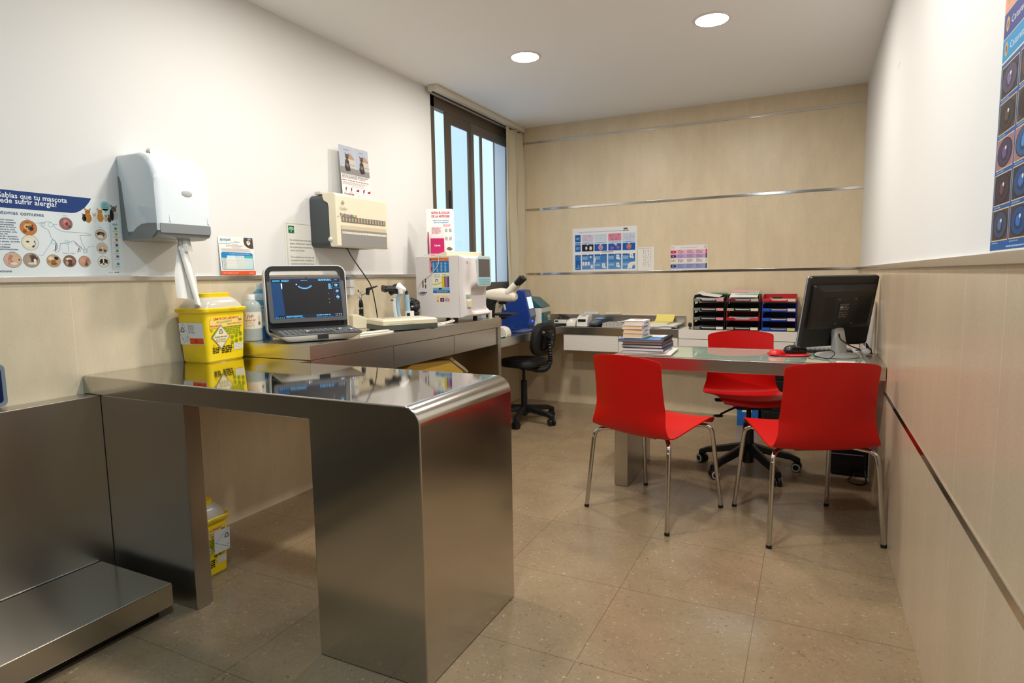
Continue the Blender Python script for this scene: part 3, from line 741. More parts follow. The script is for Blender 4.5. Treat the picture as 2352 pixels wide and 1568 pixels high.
for k, (x, y, c) in enumerate(((265, 525, (120, 190, 80)), (266.5, 538, (236, 204, 40)), (267.5, 551, (236, 150, 60)), (268, 563, (90, 96, 110)), (269, 576, (150, 170, 90)), (270, 589, (150, 110, 190)), (271, 606, (80, 180, 170)))):
    u, v = pa(x, y); a.ell(u, v, .0062, .0062, c, 2, 18); a.ell(u, v, .0025, .0028, (70, 84, 60), 3, 10)
    a.words(u - .012, v - .0135, u + .012, v - .0085, 2, (150, 170, 190), 2, seed=k)
for x, y, tx in ((63, 504.5, 'Cara'), (149, 496.5, 'Oídos'), (230, 523, 'Patas'), (28, 579.5, 'Axilas'), (158, 582.5, 'Vientre e ingles')):
    u, v = pa(x, y); a.text(tx, u, v, .0048, (120, 150, 175), 3, align='c')
u, v = pa(27.5, 624.8); a.text('Fundado por  nextmune', u, v, .0085, (70, 92, 122), 3, bold=.02, align='r')
u, v = pa(262, 626); a.words(u - .022, v - .001, u - .004, v + .003, 1, (130, 150, 170), 2)
for k in range(3): a.ell(u + .004 + .0065 * k, v + .001, .0024, .0024, (60, 80, 110), 3, 12)
single('allergy_poster', a.mb, 'wide white and navy poster on pet allergy, left end of the left wall', 'poster')

# ---- paper towel dispenser
td = thing('towel_dispenser', 'white paper towel dispenser with grey lower tray on the left wall', 'dispenser', (0, 1.69, 1.36))
M_DISP = mat((226, 234, 238), 0.16, coat=0.4); M_TRAY = mat((132, 136, 136), 0.25)
y0, y1 = 1.566, 1.815
def dsec(y, ins):        # side outline in x, z
    z0, z1, dx = 1.395 + 0, 1.706 - ins, 0.222 - ins
    return [(0.002, z0), (0.002, z1)] + [(dx - .10 + .10 * math.sin(math.radians(t)), z1 - .125 + .125 * math.cos(math.radians(t))) for t in range(10, 91, 10)] + [(dx + .003, z0 + .08), (dx + .004, z0)]
rings = []
for y, ins in ((y0, .016), (y0 + .004, .007), (y0 + .014, .001), (y0 + .03, 0), (y1 - .03, 0), (y1 - .014, .001), (y1 - .004, .007), (y1, .016)):
    rings.append([(x, y, z) for x, z in dsec(y, ins)])
m = MB(); m.loft(rings, M_DISP)
part('cover', m, td, world=True)
m = MB()
tr_ = []
for y, ins in ((y0 + .002, .012), (y0 + .008, .003), (y0 + .03, 0), (y1 - .03, 0), (y1 - .008, .003), (y1 - .002, .012)):
    dx = .2245 - ins
    tr_.append([(0.002, y, 1.36 + ins), (0.002, y, 1.393), (dx, y, 1.42), (dx + .0005, y, 1.398), (dx - .010, y, 1.374 + ins), (dx - .045, y, 1.362 + ins)])
m.loft(tr_, M_TRAY)
side = [(0.0025, 1.362), (0.0025, 1.62), (.012, 1.612), (.019, 1.59), (.026, 1.52), (.036, 1.41), (.043, 1.383), (.052, 1.377), (.075, 1.395), (.10, 1.412), (.13, 1.422), (.17, 1.425), (.2225, 1.422), (.2225, 1.395), (.18, 1.364)]
m.prism(side, 1, y0 - .0015, y0 + .002, M_TRAY)
m.box((.2215, y0 + .012, 1.385), (.2265, y1 - .012, 1.424), M_TRAY, .004)
part('tray', m, td, 'grey lower tray', world=True)
for s_ in (y0 + .042, y1 - .036):
    m = MB(); m.tube([(.150, s_ - .006, 1.610), (.182, s_ + .0, 1.585), (.203, s_ + .006, 1.535), (.2195, s_ + .012, 1.47), (.2245, s_ + .014, 1.43)], .0045, M_DISP, 10, smooth=5); part('cover_rib', m, td, world=True)
m = MB(); m.lathe([(0, .005), (.013, .005), (.020, .003), (.022, 0)], mat((176, 178, 176), 0.4), 28, M=Matrix.Translation((.2215, 1.705, 1.548)) @ Matrix.Rotation(PI / 2, 4, 'Y'), sx=.62, sy=1.15)
part('lock_button', m, td, world=True)
m = MB()
def towel(u, v):
    w = .014 + .034 * min(1, v * 1.6)
    return (.150 + .006 * math.sin(u * 7) * (.4 + v) + .01 * v, 1.716 + .004 * v + (u - .5) * 2 * w, 1.362 - .238 * v - .012 * u * v)
M_TISS = mat((238, 236, 230), 0.9, spec=0.1)
m.grid(towel, 22, 24, M_TISS, .0008)
m.grid(lambda u, v: (.166 + .007 * math.sin(u * 5) + .012 * v, 1.690 + .052 * v + u * (.045 - .012 * v), 1.335 - .240 * v - .016 * u), 8, 16, M_TISS, .0008)
m.grid(lambda u, v: (.158 + .012 * math.sin(u * 6), 1.728 + (u - .5) * (.05 + .02 * v), 1.372 - .05 * v), 8, 4, M_TISS, .0008)
m.grid(lambda u, v: (.171 + .008 * math.sin(u * 5), 1.722 + (u - .5) * (.03 + .025 * v) + .012 * v, 1.372 - .055 * v), 8, 4, M_TISS, .0008)
single('paper_towel', m, 'strip of white paper towel hanging from the dispenser', 'paper towel', (.16, 1.73, 1.1), world=True)
m = MB(); m.cyl((0.0, 1.70, 1.735), (.012, 1.70, 1.735), .004, mat((170, 166, 158), .35, .8), 12); m.box((.006, 1.696, 1.730), (.012, 1.704, 1.752), mat((170, 166, 158), .35, .8), .002)
single('wall_hook', m, 'tiny metal hook on the wall above the towel dispenser', 'hook')

# ---- dosing leaflet
a = Art((0.010, 0, 0), (0, 1, 0), (0, 0, 1), (1, 0, 0), 0.0008)
Y0, Y1, Z0, Z1 = 2.012, 2.212, 1.2195, 1.405
P2 = lambda f, g: (Y0 + (Y1 - Y0) * f, Z0 + (Z1 - Z0) * g)
a.mb.prism([(0.0135, Z0), (0.0140, Z0), (0.0025, Z1), (0.0020, Z1)], 1, Y0, Y1, M_PAPER)
a.O = Vector((.0141 + .0115 * Z0 / (Z1 - Z0), 0, 0)); a.V = Vector((-.0115 / (Z1 - Z0), 0, 1)); a.off = .0003
OR = (228, 84, 26); BL = (30, 128, 190)
a.poly([P2(0, 0), P2(1, 0), P2(1, .11), P2(0, .105)], OR, 1); a.text('Ahora también, sin receta', *P2(.05, .04), .006, (246, 226, 210), 3, w=.085); a.text('apoquel', *P2(.8, .04), .006, (246, 226, 210), 3, w=.03)
a.poly([P2(.04, .14)] + [P2(.96, .14), P2(.96, .55), P2(.92, .585), P2(.08, .595), P2(.04, .56)], BL, 1); a.poly([P2(.055, .152), P2(.945, .152), P2(.945, .44), P2(.055, .44)], (228, 230, 222), 2)
a.poly([P2(.2, .44), P2(.45, .44), P2(.45, .505), P2(.2, .505)], (206, 226, 232), 2); a.poly([P2(.46, .44), P2(.7, .44), P2(.7, .505), P2(.46, .505)], (190, 214, 216), 2); a.poly([P2(.71, .44), P2(.955, .44), P2(.955, .505), P2(.71, .505)], (70, 170, 180), 2)
a.poly([P2(.45, .152), P2(.7, .152), P2(.7, .44), P2(.45, .44)], (216, 222, 216), 3); a.poly([P2(.7, .152), P2(.945, .152), P2(.945, .44), P2(.7, .44)], (206, 224, 222), 3)
a.text('Posología y recomendaciones prácticas', *P2(.28, .54), .0045, (236, 242, 244), 3, w=.118)
for k in range(9): a.line([P2(.06, .165 + .031 * k), P2(.94, .165 + .031 * k)], .0006, (150, 156, 150), 4); a.words(*P2(.08, .168 + .031 * k), *P2(.18, .188 + .031 * k), 1, (120, 120, 120), 4, seed=k)
a.text('apoquel', *P2(.05, .885), .014, (26, 110, 160), 3, w=.058, bold=.01); a.line([P2(.02, .81), P2(.3, .82), P2(.42, .85)], .002, (120, 170, 196), 2)
a.text('tabletas', *P2(.43, .85), .006, (30, 90, 130), 3, w=.036)
a.poly([P2(.74, .99), P2(.72, .9), P2(.74, .8), P2(.8, .74), P2(.9, .7), P2(1, .7), P2(1, .99)], (80, 64, 56), 1); a.blob(*P2(.86, .85), .013, .012, (228, 220, 210), 3, 4); a.blob(*P2(.9, .95), .012, .006, (120, 160, 190), 2, 5); a.blob(*P2(.86, .87), .004, .003, (60, 50, 48), 4, 6)
a.text('DOSIS INICIAL', *P2(.46, .79), .004, (200, 60, 60), 3, w=.032, align='c'); a.text('DOSIS DE MANTENIMIENTO', *P2(.5, .7), .004, (200, 60, 60), 3, w=.055, align='c')
a.words(*P2(.2, .735), *P2(.75, .78), 2, (180, 170, 165), 2, seed=3); a.words(*P2(.06, .605), *P2(.94, .69), 4, (190, 180, 174), 2, seed=8)
single('dosing_leaflet', a.mb, 'small white leaflet with orange foot and blue table leaning on the wall ledge', 'leaflet')

# ---- complaints notice
a = left_art(0.0, 0.001)
Y0, Y1, Z0, Z1 = 2.425, 2.672, 1.222, 1.507
a.mb.box((.0004, Y0, Z0), (.0009, Y1, Z1), M_PAPER); a.rect(Y0, Z0, Y1, Z1, (228, 226, 216), 0)
for l_ in ([(Y0 + .016, Z0 + .017), (Y0 + .016, Z1 - .013)], [(Y0 + .016, Z1 - .013), (Y1 - .022, Z1 - .013)], [(Y1 - .022, Z1 - .013), (Y1 - .022, Z0 + .017)], [(Y1 - .022, Z0 + .017), (Y0 + .016, Z0 + .017)]): a.line(l_, .0014, (96, 86, 78), 1)
g0 = a.px(661, 517.5); g1 = a.px(675.5, 536)
a.rect(g0[0], g1[1], g1[0], g0[1], (14, 112, 66), 2); cu, cv = (g0[0] + g1[0]) / 2, (g0[1] + g1[1]) / 2
a.ring(cu, cv - .006, .020, .0038, (226, 232, 226), 3, 16, 20, 160); a.ring(cu, cv - .006, .0125, .003, (226, 232, 226), 3, 16, 20, 160); a.rect(cu - .002, cv - .012, cu + .002, cv, (226, 232, 226), 3); a.text('JUNTA DE ANDALUCÍA', cu, cv - .0225, .0036, (226, 232, 226), 3, w=.036, align='c')
ls = ('Este establecimiento tiene hojas de', 'quejas y reclamaciones a disposición', 'de las personas consumidoras y', 'usuarias que las soliciten.', '', 'This establishment has claim and', 'complaint forms available to', 'consumers or users who may request', 'for one.')
yl = (551.5, 559.5, 567.8, 575.2, 0, 591, 598.5, 606.3, 613.5)
for tx, y in zip(ls, yl):
    if tx: u, v = a.px(663, y); a.text(tx, Y0 + .036, v - .002, .0105, (58, 54, 50), 3, w=(.172 if len(tx) > 27 else (.105 if len(tx) > 10 else .03)))
single('complaints_notice', a.mb, 'framed white printed notice with green emblem, half behind the cream wall box', 'notice')

# ---- vaccine chiller
vc = thing('vaccine_cooler', 'cream and dark grey vaccine cooler box mounted on the left wall', 'cooler', (0, 2.82, 1.365))
M_CH = mat((232, 222, 196), 0.35); M_CHG = mat((66, 72, 76), 0.4); M_CHL = mat((142, 140, 134), 0.4)
y0, y1, z0, z1 = 2.61, 3.06, 1.368, 1.66
m = MB(); m.prism(rrect(y1 - y0 - .03, z1 - z0 - .004, .03, 5, (y0 + y1) / 2 - .008, (z0 + z1) / 2), 0, .002, .14, M_CHG, .005); part('rear_case', m, vc, 'dark grey rear case', world=True)
m = MB()
fr_ = [(.105, z1 + .002), (.105, z1 - .02), (.112, z1 - .038), (.14, z1 - .052), (.145, z1 - .075), (.145, z0 + .02), (.150, z0 + .004), (.165, z0), (.196, z0 + .002), (.20, z0 + .012), (.196, z1 - .012), (.186, z1 + .002)]
m.prism(fr_, 1, y0, y1, M_CH, .004)
part('front_cover', m, vc, 'cream front cover', world=True)
FX = .1985
a = Art((FX + .0025, 0, 0), (0, 1, 0), (0, 0, 1), (1, 0, 0), .0004)
pa = a.px
def quad(x0, ya, x1, yb, c, l, yc=None, yd=None):
    a.poly([pa(x0, yb), pa(x1, yd if yd else yb), pa(x1, yc if yc else ya), pa(x0, ya)], c, l)
def rc(f0, g0, f1, g1, c, l): a.rect(y0 + (y1 - y0) * f0, z0 + (z1 - z0) * g0, y0 + (y1 - y0) * f1, z0 + (z1 - z0) * g1, c, l)
rc(.075, .02, .965, .335, (142, 140, 134), 1); rc(.075, .335, .955, .41, (206, 192, 162), 1); rc(.09, .255, .95, .292, (228, 224, 210), 2)
rc(.09, .478, .945, .575, (112, 104, 90), 1)
for k in range(15): rc(.102 + .0565 * k, .485, .135 + .0565 * k, .568, (168, 160, 144), 2); 
for k, tx in enumerate(('Rabia', 'Puppy', 'Lepto', 'DHPPi', 'Tos', 'RCP', 'FeLV', 'L4', 'DP', 'L', 'KC', 'Myxo', 'Tri', 'RHD', 'Kc')): a.text(tx, y0 + (y1 - y0) * (.115 + .0565 * k), z0 + (z1 - z0) * .266, .0055, (70, 66, 60), 3, align='c')
cu, cv = y0 + .055, z1 - .05
for k in range(6):
    t_ = k * PI / 3; a.line([(cu, cv), (cu + .013 * math.cos(t_), cv + .013 * math.sin(t_))], .0016, (96, 120, 124), 2); a.ring(cu + .009 * math.cos(t_), cv + .009 * math.sin(t_), .0042, .001, (96, 120, 124), 2, 10)
a.text('Chiller', y0 + .028, z1 - .088, .015, (140, 138, 126), 3, w=.062)
a.text('Nobivac', y0 + .030, z1 - .121, .016, (50, 48, 44), 3, w=.078, bold=.015)
for k, c in enumerate(((150, 80, 150), (70, 120, 190), (80, 170, 210), (110, 190, 90), (240, 210, 60), (236, 150, 50), (220, 100, 60))): a.rect(y0 + .112 + .0078 * k, z1 - .121, y0 + .1198 + .0078 * k, z1 - .110, c, 2)
a.words(y0 + .030, z1 - .129, y0 + .166, z1 - .1245, 1, (120, 116, 106), 2)
a.ell(y0 + .012, z1 - .128, .003, .003, (70, 60, 50), 2, 12)
part('front_panel_print', a.mb, vc, world=True)
part('hinge_knob', MB().lathe([(0, .018), (.008, .017), (.0125, .011), (.012, .004), (.008, 0)], mat((224, 222, 212), .35), 20, M=Matrix.Translation((.155, y0 + .003, z0 + .042)) @ Matrix.Rotation(PI / 2, 4, 'X')), vc, world=True)
m = MB(); m.tube([(.10, 2.80, z0 + .004), (.10, 2.80, z0 - .004)], .006, M_BLACK, 10)
m.tube([(.10, 2.80, z0 + .001), (.095, 2.835, 1.33), (.08, 2.90, 1.28), (.06, 2.99, 1.215), (.055, 3.06, 1.14), (.05, 3.10, 1.02), (.05, 3.12, CT + .004)], .0035, M_BLACK, 10, smooth=6)
part('power_cable', m, vc, 'black power cable', world=True)
m = MB(); m.box((.03, 2.63, 1.6605), (.075, 2.70, 1.678), mat((206, 200, 190), .5), .004)
single('small_remote', m, 'small pale flat gadget lying on top of the vaccine cooler', 'gadget', (.05, 2.665, 1.662), world=True)

# ---- cat poster resting on the cooler
a = Art((0, 0, 0), (0, 1, 0), (0, 0, 1), (1, 0, 0), .0004)
xb, xt, zb, zt = .062, .042, 1.664, 1.972
a.mb.prism([(xb, zb), (xb + .0007, zb), (xt + .0007, zt), (xt, zt)], 1, 2.828, 3.088, M_PAPER)
nrm = Vector((zt - zb, 0, xb - xt)).normalized()
a = Art((xb + .0007, 2.828, zb), (0, 1, 0), (xt - xb, 0, zt - zb), nrm, .0004, a.mb)
w_, h_ = .26, math.hypot(zt - zb, xb - xt)
F = lambda f, g: (w_ * f, h_ * g)
a.poly([F(0, .47), F(1, .47), F(1, 1), F(0, 1)], (176, 182, 196), 1); a.poly([F(0, .47), F(1, .47), F(1, .58), F(0, .60)], (138, 134, 132), 2); a.rect(*F(.505, .58), *F(.515, 1), (210, 214, 222), 3)
for dx in (0, .5):
    a.poly([F(dx + .26, .62), F(dx + .5, .60), F(dx + .5, .76), F(dx + .26, .76)], (196, 190, 180), 3); a.poly([F(dx + .28, .65), F(dx + .5, .64), F(dx + .5, .655), F(dx + .28, .665)], (140, 134, 126), 4)
    a.poly([F(dx + .26, .76), F(dx + .34, .87), F(dx + .42, .84), F(dx + .5, .77), F(dx + .49, .755)], (176, 138, 112), 4)
    for i, (cx_, cy_, rx_, ry_, c) in enumerate(((.24, .60, .10, .085, (66, 58, 52)), (.24, .68, .075, .09, (80, 70, 62)), (.25, .80, .065, .05, (92, 80, 70)), (.24, .64, .045, .04, (120, 106, 92)), (.20, .57, .04, .05, (46, 40, 36)), (.29, .56, .05, .035, (50, 44, 40)), (.26, .70, .05, .02, (44, 40, 36)), (.25, .78, .035, .022, (52, 46, 42)))): a.blob(w_ * (dx + cx_), h_ * cy_, w_ * rx_, h_ * ry_, c, 5 + i * .3, 7 + i, 14, .2)
    for s_ in (-1, 1): a.poly([F(dx + .25 + s_ * .02, .835), F(dx + .25 + s_ * .062, .82), F(dx + .25 + s_ * .06, .875)], (80, 68, 60), 8)
    a.text('SIN DOLOR' if dx == 0 else 'CON DOLOR', *F(dx + .24, .915), .006, (120, 40, 80), 4, align='c', w=.045)
a.text('QUE NO SE TE ESCAPE NINGÚN SIGNO', *F(.03, .425), .0115, (60, 58, 60), 3, w=.237); a.text('DE OSTEOARTRITIS EN TU GATO/A', *F(.03, .385), .0115, (60, 58, 60), 3, w=.205)
a.words(*F(.03, .335), *F(.97, .365), 1, (190, 90, 120), 2, seed=2, ragged=.02); a.words(*F(.03, .265), *F(.97, .325), 3, (170, 168, 166), 2, seed=4); a.words(*F(.35, .235), *F(.75, .25), 1, (150, 148, 148), 2)
CR = (150, 20, 60)
for k, (cx_, sh) in enumerate(((.12, 0), (.3, 0), (.52, 1), (.74, 2), (.92, 1))):
    u, v = w_ * cx_, h_ * .185
    if sh == 0: a.poly([(u - .004, v - .012), (u + .002, v - .013), (u + .004, v), (u + .009, v + .006), (u + .008, v + .012), (u + .002, v + .009), (u - .003, v + .002)], CR, 3); a.poly([(u + .002, v + .0), (u + .010, v - .001), (u + .003, v + .004)], CR, 3)
    elif sh == 1: a.poly([(u - .014, v - .009), (u + .013, v - .009), (u + .015, v + .005), (u + .008, v + .008), (u + .004, v + .001), (u - .008, v + .003)], CR, 3)
    else: a.poly([(u - .008, v - .011), (u + .004, v - .010), (u + .004, v - .002), (u + .012, v + .010), (u + .004, v + .012), (u - .006, v + .004)], CR, 3)
    a.words(u - .016, v - .021, u + .016, v - .016, 1, (180, 176, 176), 2, seed=k)
a.text('TRATA', *F(.05, .075), .009, (60, 56, 60), 3, w=.03, bold=.02); a.rect(*F(.18, .065), *F(.38, .1), CR, 2); a.words(*F(.2, .075), *F(.36, .092), 1, (230, 200, 210), 3); a.text('Zoetis', *F(.5, .075), .006, (150, 148, 150), 3, w=.02); a.text('zoetis', *F(.86, .05), .007, (220, 140, 120), 3, w=.03)
single('cat_poster', a.mb, 'upright white sheet with two cat photos standing on the vaccine cooler', 'poster')

# ---- socket adapter on the tile
pl = thing('wall_plug', 'white plug with grey cap on the tiled left wall behind the laptop', 'plug', (0, 2.9, 1.15))
m = MB(); m.box((.002, 2.872, 1.142), (.05, 2.913, 1.188), M_WHITE, .005); m.box((.002, 2.880, 1.095), (.04, 2.922, 1.1415), M_WHITE, .005); part('housing', m, pl, world=True)
part('cap', MB().lathe([(0, .016), (.012, .013), (.018, .005), (.019, 0)], mat((120, 140, 152), .3), 20, M=Matrix.Translation((.025, 2.893, 1.1885))), pl, world=True)
# ================================================================== on the examination table and the steel counter
M_YEL = mat((240, 206, 0), 0.32, coat=0.2)
M_CLR = mat((226, 220, 206), 0.2, alpha=0.72, spec=0.5)
def tri_hazard(a, u, v, s, c, l):
    """three open rings around a centre: the biohazard sign"""
    for k in range(3):
        t = PI / 2 + k * 2 * PI / 3; a.ring(u + .34 * s * math.cos(t), v + .34 * s * math.sin(t), .40 * s, .17 * s, c, l, 18, math.degrees(t) - 142, math.degrees(t) + 102)
    a.ring(u, v, .46 * s, .06 * s, c, l, 20)
def sharps_art(a, w, h, full=True):
    """printed label of the waste container; u 0..w from left, v 0..h from bottom"""
    RD = (196, 44, 20); GR = (96, 150, 30); BK = (40, 36, 20); PL = (240, 222, 150)
    F = lambda f, g: (w * f, h * g)
    a.poly([F(.02, .71), F(.98, .74), F(.98, .98), F(.02, .95)], (246, 214, 120), 1)
    a.text('LÍMITE DE LLENADO', *F(.13, .905), h * .055, RD, 3, w=w * .75, bold=.03, rot=.02)
    a.text('A', *F(.04, .91), h * .03, RD, 3, bold=.02); a.text('A', *F(.93, .95), h * .03, RD, 3, bold=.02)
    a.text('Sincompact', *F(.2, .815), h * .07, (30, 130, 80), 3, w=w * .46, shear=.3, rot=.05)
    a.text('PELIGRO', *F(.03, .735), h * .045, RD, 3, w=w * .28, bold=.03, rot=.02); a.text('RIESGO BIOLÓGICO', *F(.53, .765), h * .04, RD, 3, w=w * .44, bold=.02, rot=.03)
    for k in range(9): a.rect(*F(.86 + .012 * k, .85), *F(.867 + .012 * k, .91), BK, 3)
    a.ell(*F(.07, .66), w * .035, w * .035, BK, 2); a.ell(*F(.07, .66), w * .028, w * .028, (240, 206, 0), 3); a.text('2', *F(.05, .645), h * .04, BK, 4)
    a.poly([F(.05, .46), F(.05, .50), F(.24, .71), F(.24, .67)], GR, 2); a.line([F(.05, .42), F(.12, .5)], .002, RD, 2)
    a.words(*F(.36, .52), *F(.97, .735), 5, GR, 2, fill=.5, ragged=.1, seed=4)
    cx, cy, r = .33, .47, .245
    hv = w / h
    D_ = lambda q, c, l: a.poly([F(cx - q, cy), F(cx, cy - q * hv * 1.12), F(cx + q, cy), F(cx, cy + q * hv * 1.12)], c, l)
    D_(r * 1.08, BK, 3); D_(r * 1.04, (236, 226, 190), 4); D_(r, BK, 5); D_(r * .95, (232, 220, 180), 6)
    tri_hazard(a, w * cx, h * (cy + .135), w * .085, BK, 7)
    a.text('MATERIAS INFECCIOSAS', *F(cx, cy - .01), h * .03, BK, 7, w=w * .36, align='c', bold=.04)
    a.words(*F(cx - .15, cy - .14), *F(cx + .15, cy - .03), 4, (150, 130, 70), 7, seed=6, ragged=.1); a.text('6', *F(cx, cy - .235), h * .03, BK, 7, align='c')
    for k in range(3):
        for q in range(2):
            u, v = F(.66 + .13 * k, .44 - .14 * q + .03 * k); a.ring(u, v, w * .05, w * .012, GR, 2, 14); a.rect(u - w * .02, v - w * .03, u + w * .02, v + w * .02, GR, 2)
    a.words(*F(.08, .06), *F(.3, .22), 4, BK, 2, fill=.65, ragged=.3, seed=9); a.words(*F(.34, .04), *F(.68, .24), 4, BK, 2, fill=.65, ragged=.25, seed=12)
    a.rect(*F(.7, .09), *F(.98, .27), (222, 214, 190), 2)
    for k in range(4): a.line([F(.72, .12 + .04 * k), F(.96, .12 + .04 * k)], .0007, BK, 3)
    a.line([F(.08, .24), F(.12, .3), F(.16, .24), F(.08, .24)], .001, GR, 2)
def sharps_bin(name, label, loc, rz, lx, ly, hb, sticker):
    t = thing(name, label, 'waste container', loc, rz, 'yellow sharps containers')
    sec = lambda w, l, r, z: [(x, y, z) for x, y in rrect(w, l, r, 5)]
    k = 1.13
    m = MB()
    m.loft([sec(lx - .012, ly - .012, .014, 0.0), sec(lx, ly, .018, .008), sec(lx * (1 + (k - 1) * .8), ly * (1 + (k - 1) * .8), .022, hb * .86), sec(lx * k - .006, ly * k - .006, .022, hb * .875), sec(lx * k, ly * k, .022, hb - .012)], M_YEL)
    part('bin', m, t)
    m = MB(); X_, Y_ = lx * k + .016, ly * k + .016
    m.loft([sec(X_ - .008, Y_ - .008, .024, hb - .020), sec(X_, Y_, .026, hb - .014), sec(X_, Y_, .026, hb - .004), sec(X_ - .006, Y_ - .006, .024, hb), sec(X_ - .03, Y_ - .03, .02, hb - .001)], M_YEL)
    m.lathe([(.028, 0), (.028, .007), (0, .007)], M_YEL, 20, M=Matrix.Translation((X_ / 2 - .01, Y_ * .12, hb - .009)), sx=.5)
    part('rim', m, t)
    m = MB()
    m.loft([sec(X_ - .022, Y_ - .022, .03, hb - .004), sec(X_ - .026, Y_ - .026, .035, hb + .010), sec(X_ * .80, Y_ * .82, .05, hb + .030), sec(X_ * .66, Y_ * .70, .045, hb + .043), sec(X_ * .58, Y_ * .64, .04, hb + .046)], M_CLR)
    part('lid', m, t, 'translucent domed lid')
    m = MB()
    m.loft([sec(lx * .66, ly * .74, .03, hb + .044), sec(lx * .66, ly * .74, .03, hb + .062), sec(lx * .62, ly * .70, .028, hb + .064)], M_YEL)
    part('lid_collar', m, t)
    # printed label on the +x side, following the slope of the wall
    sl = (lx * (k - 1) * .4) / (hb * .86)
    w_ = ly * 0.94; N_ = Vector((1, 0, -sl)).normalized()
    a = Art((lx / 2 + sl * hb * .12, -w_ / 2 + .003, hb * .12), (0, 1, 0), (sl, 0, 1), N_, .0012)
    sharps_art(a, w_ - .006, hb * .72)
    part('printed_label', a.mb, t)
    if sticker:
        sy = (ly * (k - 1) * .4) / (hb * .86)
        a = Art((-lx / 2 + .004, -ly / 2 - sy * hb * .34, hb * .34), (1, 0, 0), (0, -sy, 1), Vector((0, -1, -sy)).normalized(), .0012)
        w2, h2 = lx * .92, hb * .40
        a.rect(0, 0, w2, h2, (226, 228, 226), 1); a.rect(w2 * .4, h2 * .03, w2 * .97, h2 * .30, (224, 78, 26), 2)
        tri_hazard(a, w2 * .66, h2 * .16, .011, (60, 20, 10), 3)
        for q in ([(.18, .94), (.36, .52)], [(.36, .52), (.17, .10)], [(.17, .10), (.0, .5)], [(0.0, .5), (.18, .94)]): a.line([(w2 * x, h2 * y) for x, y in q], .001, (60, 60, 60), 2)
        tri_hazard(a, w2 * .14, h2 * .66, .017, (30, 30, 30), 3); a.text('6', w2 * .14, h2 * .22, .009, (30, 30, 30), 3, align='c')
        a.words(w2 * .38, h2 * .5, w2 * .66, h2 * .92, 8, (150, 150, 150), 2, seed=4); a.text('UN 3291', w2 * .3, h2 * .1, .006, (40, 40, 40), 3, rot=1.2)
        part('side_sticker', a.mb, t)
    return t
sharps_bin('sharps_container', 'yellow sharps waste container with clear lid on the examination table', (.108, 1.870, T), math.radians(5), .152, .208, .24, True)
s2 = sharps_bin('sharps_container', 'yellow sharps waste container on the floor under the examination table', (.315, 1.565, 0), 0, .16, .165, .245, False)
a = Art((.08 + .0125 + .002, .010, .095), (0, 1, 0), (.061, 0, 1), (1, 0, -.061), .002)
a.rect(0, 0, .072, .095, (214, 214, 210), 1)
for q in ([(0.004, .048), (.072, .092)], [(0.004, .048), (.072, .006)]): a.line(q, .0012, (50, 50, 50), 2)
tri_hazard(a, .058, .062, .016, (30, 30, 30), 3); a.text('6', .06, .02, .008, (30, 30, 30), 3)
part('white_sticker', a.mb, s2)

# ---- bottles
def bottle(name, label, loc, r, h, body, cap, liquid, lvl, lab):
    t = thing(name, label, 'bottle', loc)
    prof = [(0, .001), (r * .9, .001), (r, .006), (r, h * .70), (r * .97, h * .76), (r * .8, h * .83), (r * .45, h * .875), (r * .38, h * .89), (r * .38, h * .92), (0, h * .92)]
    part('body', MB().lathe(prof, body, 32), t)
    part('cap', MB().lathe([(0, h), (r * .38, h), (r * .42, h - .003), (r * .42, h * .92), (r * .44, h * .905), (r * .44, h * .885), (r * .36, h * .885)], cap, 28), t)
    return t
M_ALC = mat((192, 200, 194), 0.15, alpha=0.7, coat=0.3)
b1 = bottle('alcohol_bottle', 'clear alcohol bottle with white label and red letters beside the yellow container', (.128, 2.072, CT), .044, .222, M_ALC, mat((236, 236, 232), .4), None, 0, None)
def wrap(r, z0, z1, a0, a1, c, mb=None, k=0):
    m = mb or MB(); mm = ink(c); 
    def f(u, v):
        t = math.radians(a0 + (a1 - a0) * u); q = r + .0004 + .00015 * k
        return (q * math.cos(t), q * math.sin(t), z0 + (z1 - z0) * v)
    return m.grid(f, 24, 1, mm)
class Wrap(Art):
    """artwork bent round an upright cylinder of radius r, centred on angle ang"""
    def __init__(s, r, ang, z, mb): s.r = r; s.ang = ang; s.z = z; s.mb = mb; s.off = .0004
    def P(s, u, v, l):
        t = s.ang + u / s.r; q = s.r + s.off + .00012 * l
        return Vector((q * math.cos(t), q * math.sin(t), s.z + v))
m = wrap(.044, .060, .140, -160, 110, (232, 222, 200)); fa = math.radians(-48)
w = Wrap(.044, fa, .066, m)
w.text('JVF', -.018, .046, .014, (186, 40, 34), 3, w=.030, bold=.01, shear=.12); w.text('alcohol 96°', -.026, .031, .0085, (200, 50, 46), 3, w=.048, shear=.2, bold=.01)
w.words(-.024, .004, .018, .026, 4, (214, 170, 120), 2, seed=3); w.rect(-.034, .006, -.006, .024, (240, 216, 130), 1)
for k in range(6): w.rect(.034 + .0022 * k, .012, .0354 + .0022 * k, .026, (40, 40, 40), 3)
for k in range(3): w.ring(.040, .050 - .011 * k, .0045, .001, (180, 60, 50), 3, 10)
part('paper_label', m, b1)
b2 = bottle('blue_bottle', 'tall bottle of blue disinfectant behind the alcohol bottle', (.078, 2.178, CT), .044, .275, mat((60, 156, 190), 0.12, alpha=0.92, coat=0.3), mat((206, 222, 224), .4), None, 0, None)
m = MB(); m.lathe([(.0444, .002), (.0444, .060)], mat((14, 84, 140), .15, coat=.3), 32); part('liquid_band', m, b2)
m = MB(); m.lathe([(.0446, .192), (.0442, .204), (.039, .222), (.024, .237)], mat((190, 214, 220), .3, alpha=.9), 32); part('foam_band', m, b2)
m = wrap(.044, .066, .165, -150, 100, (176, 196, 196)); w = Wrap(.044, math.radians(-50), .082, m)
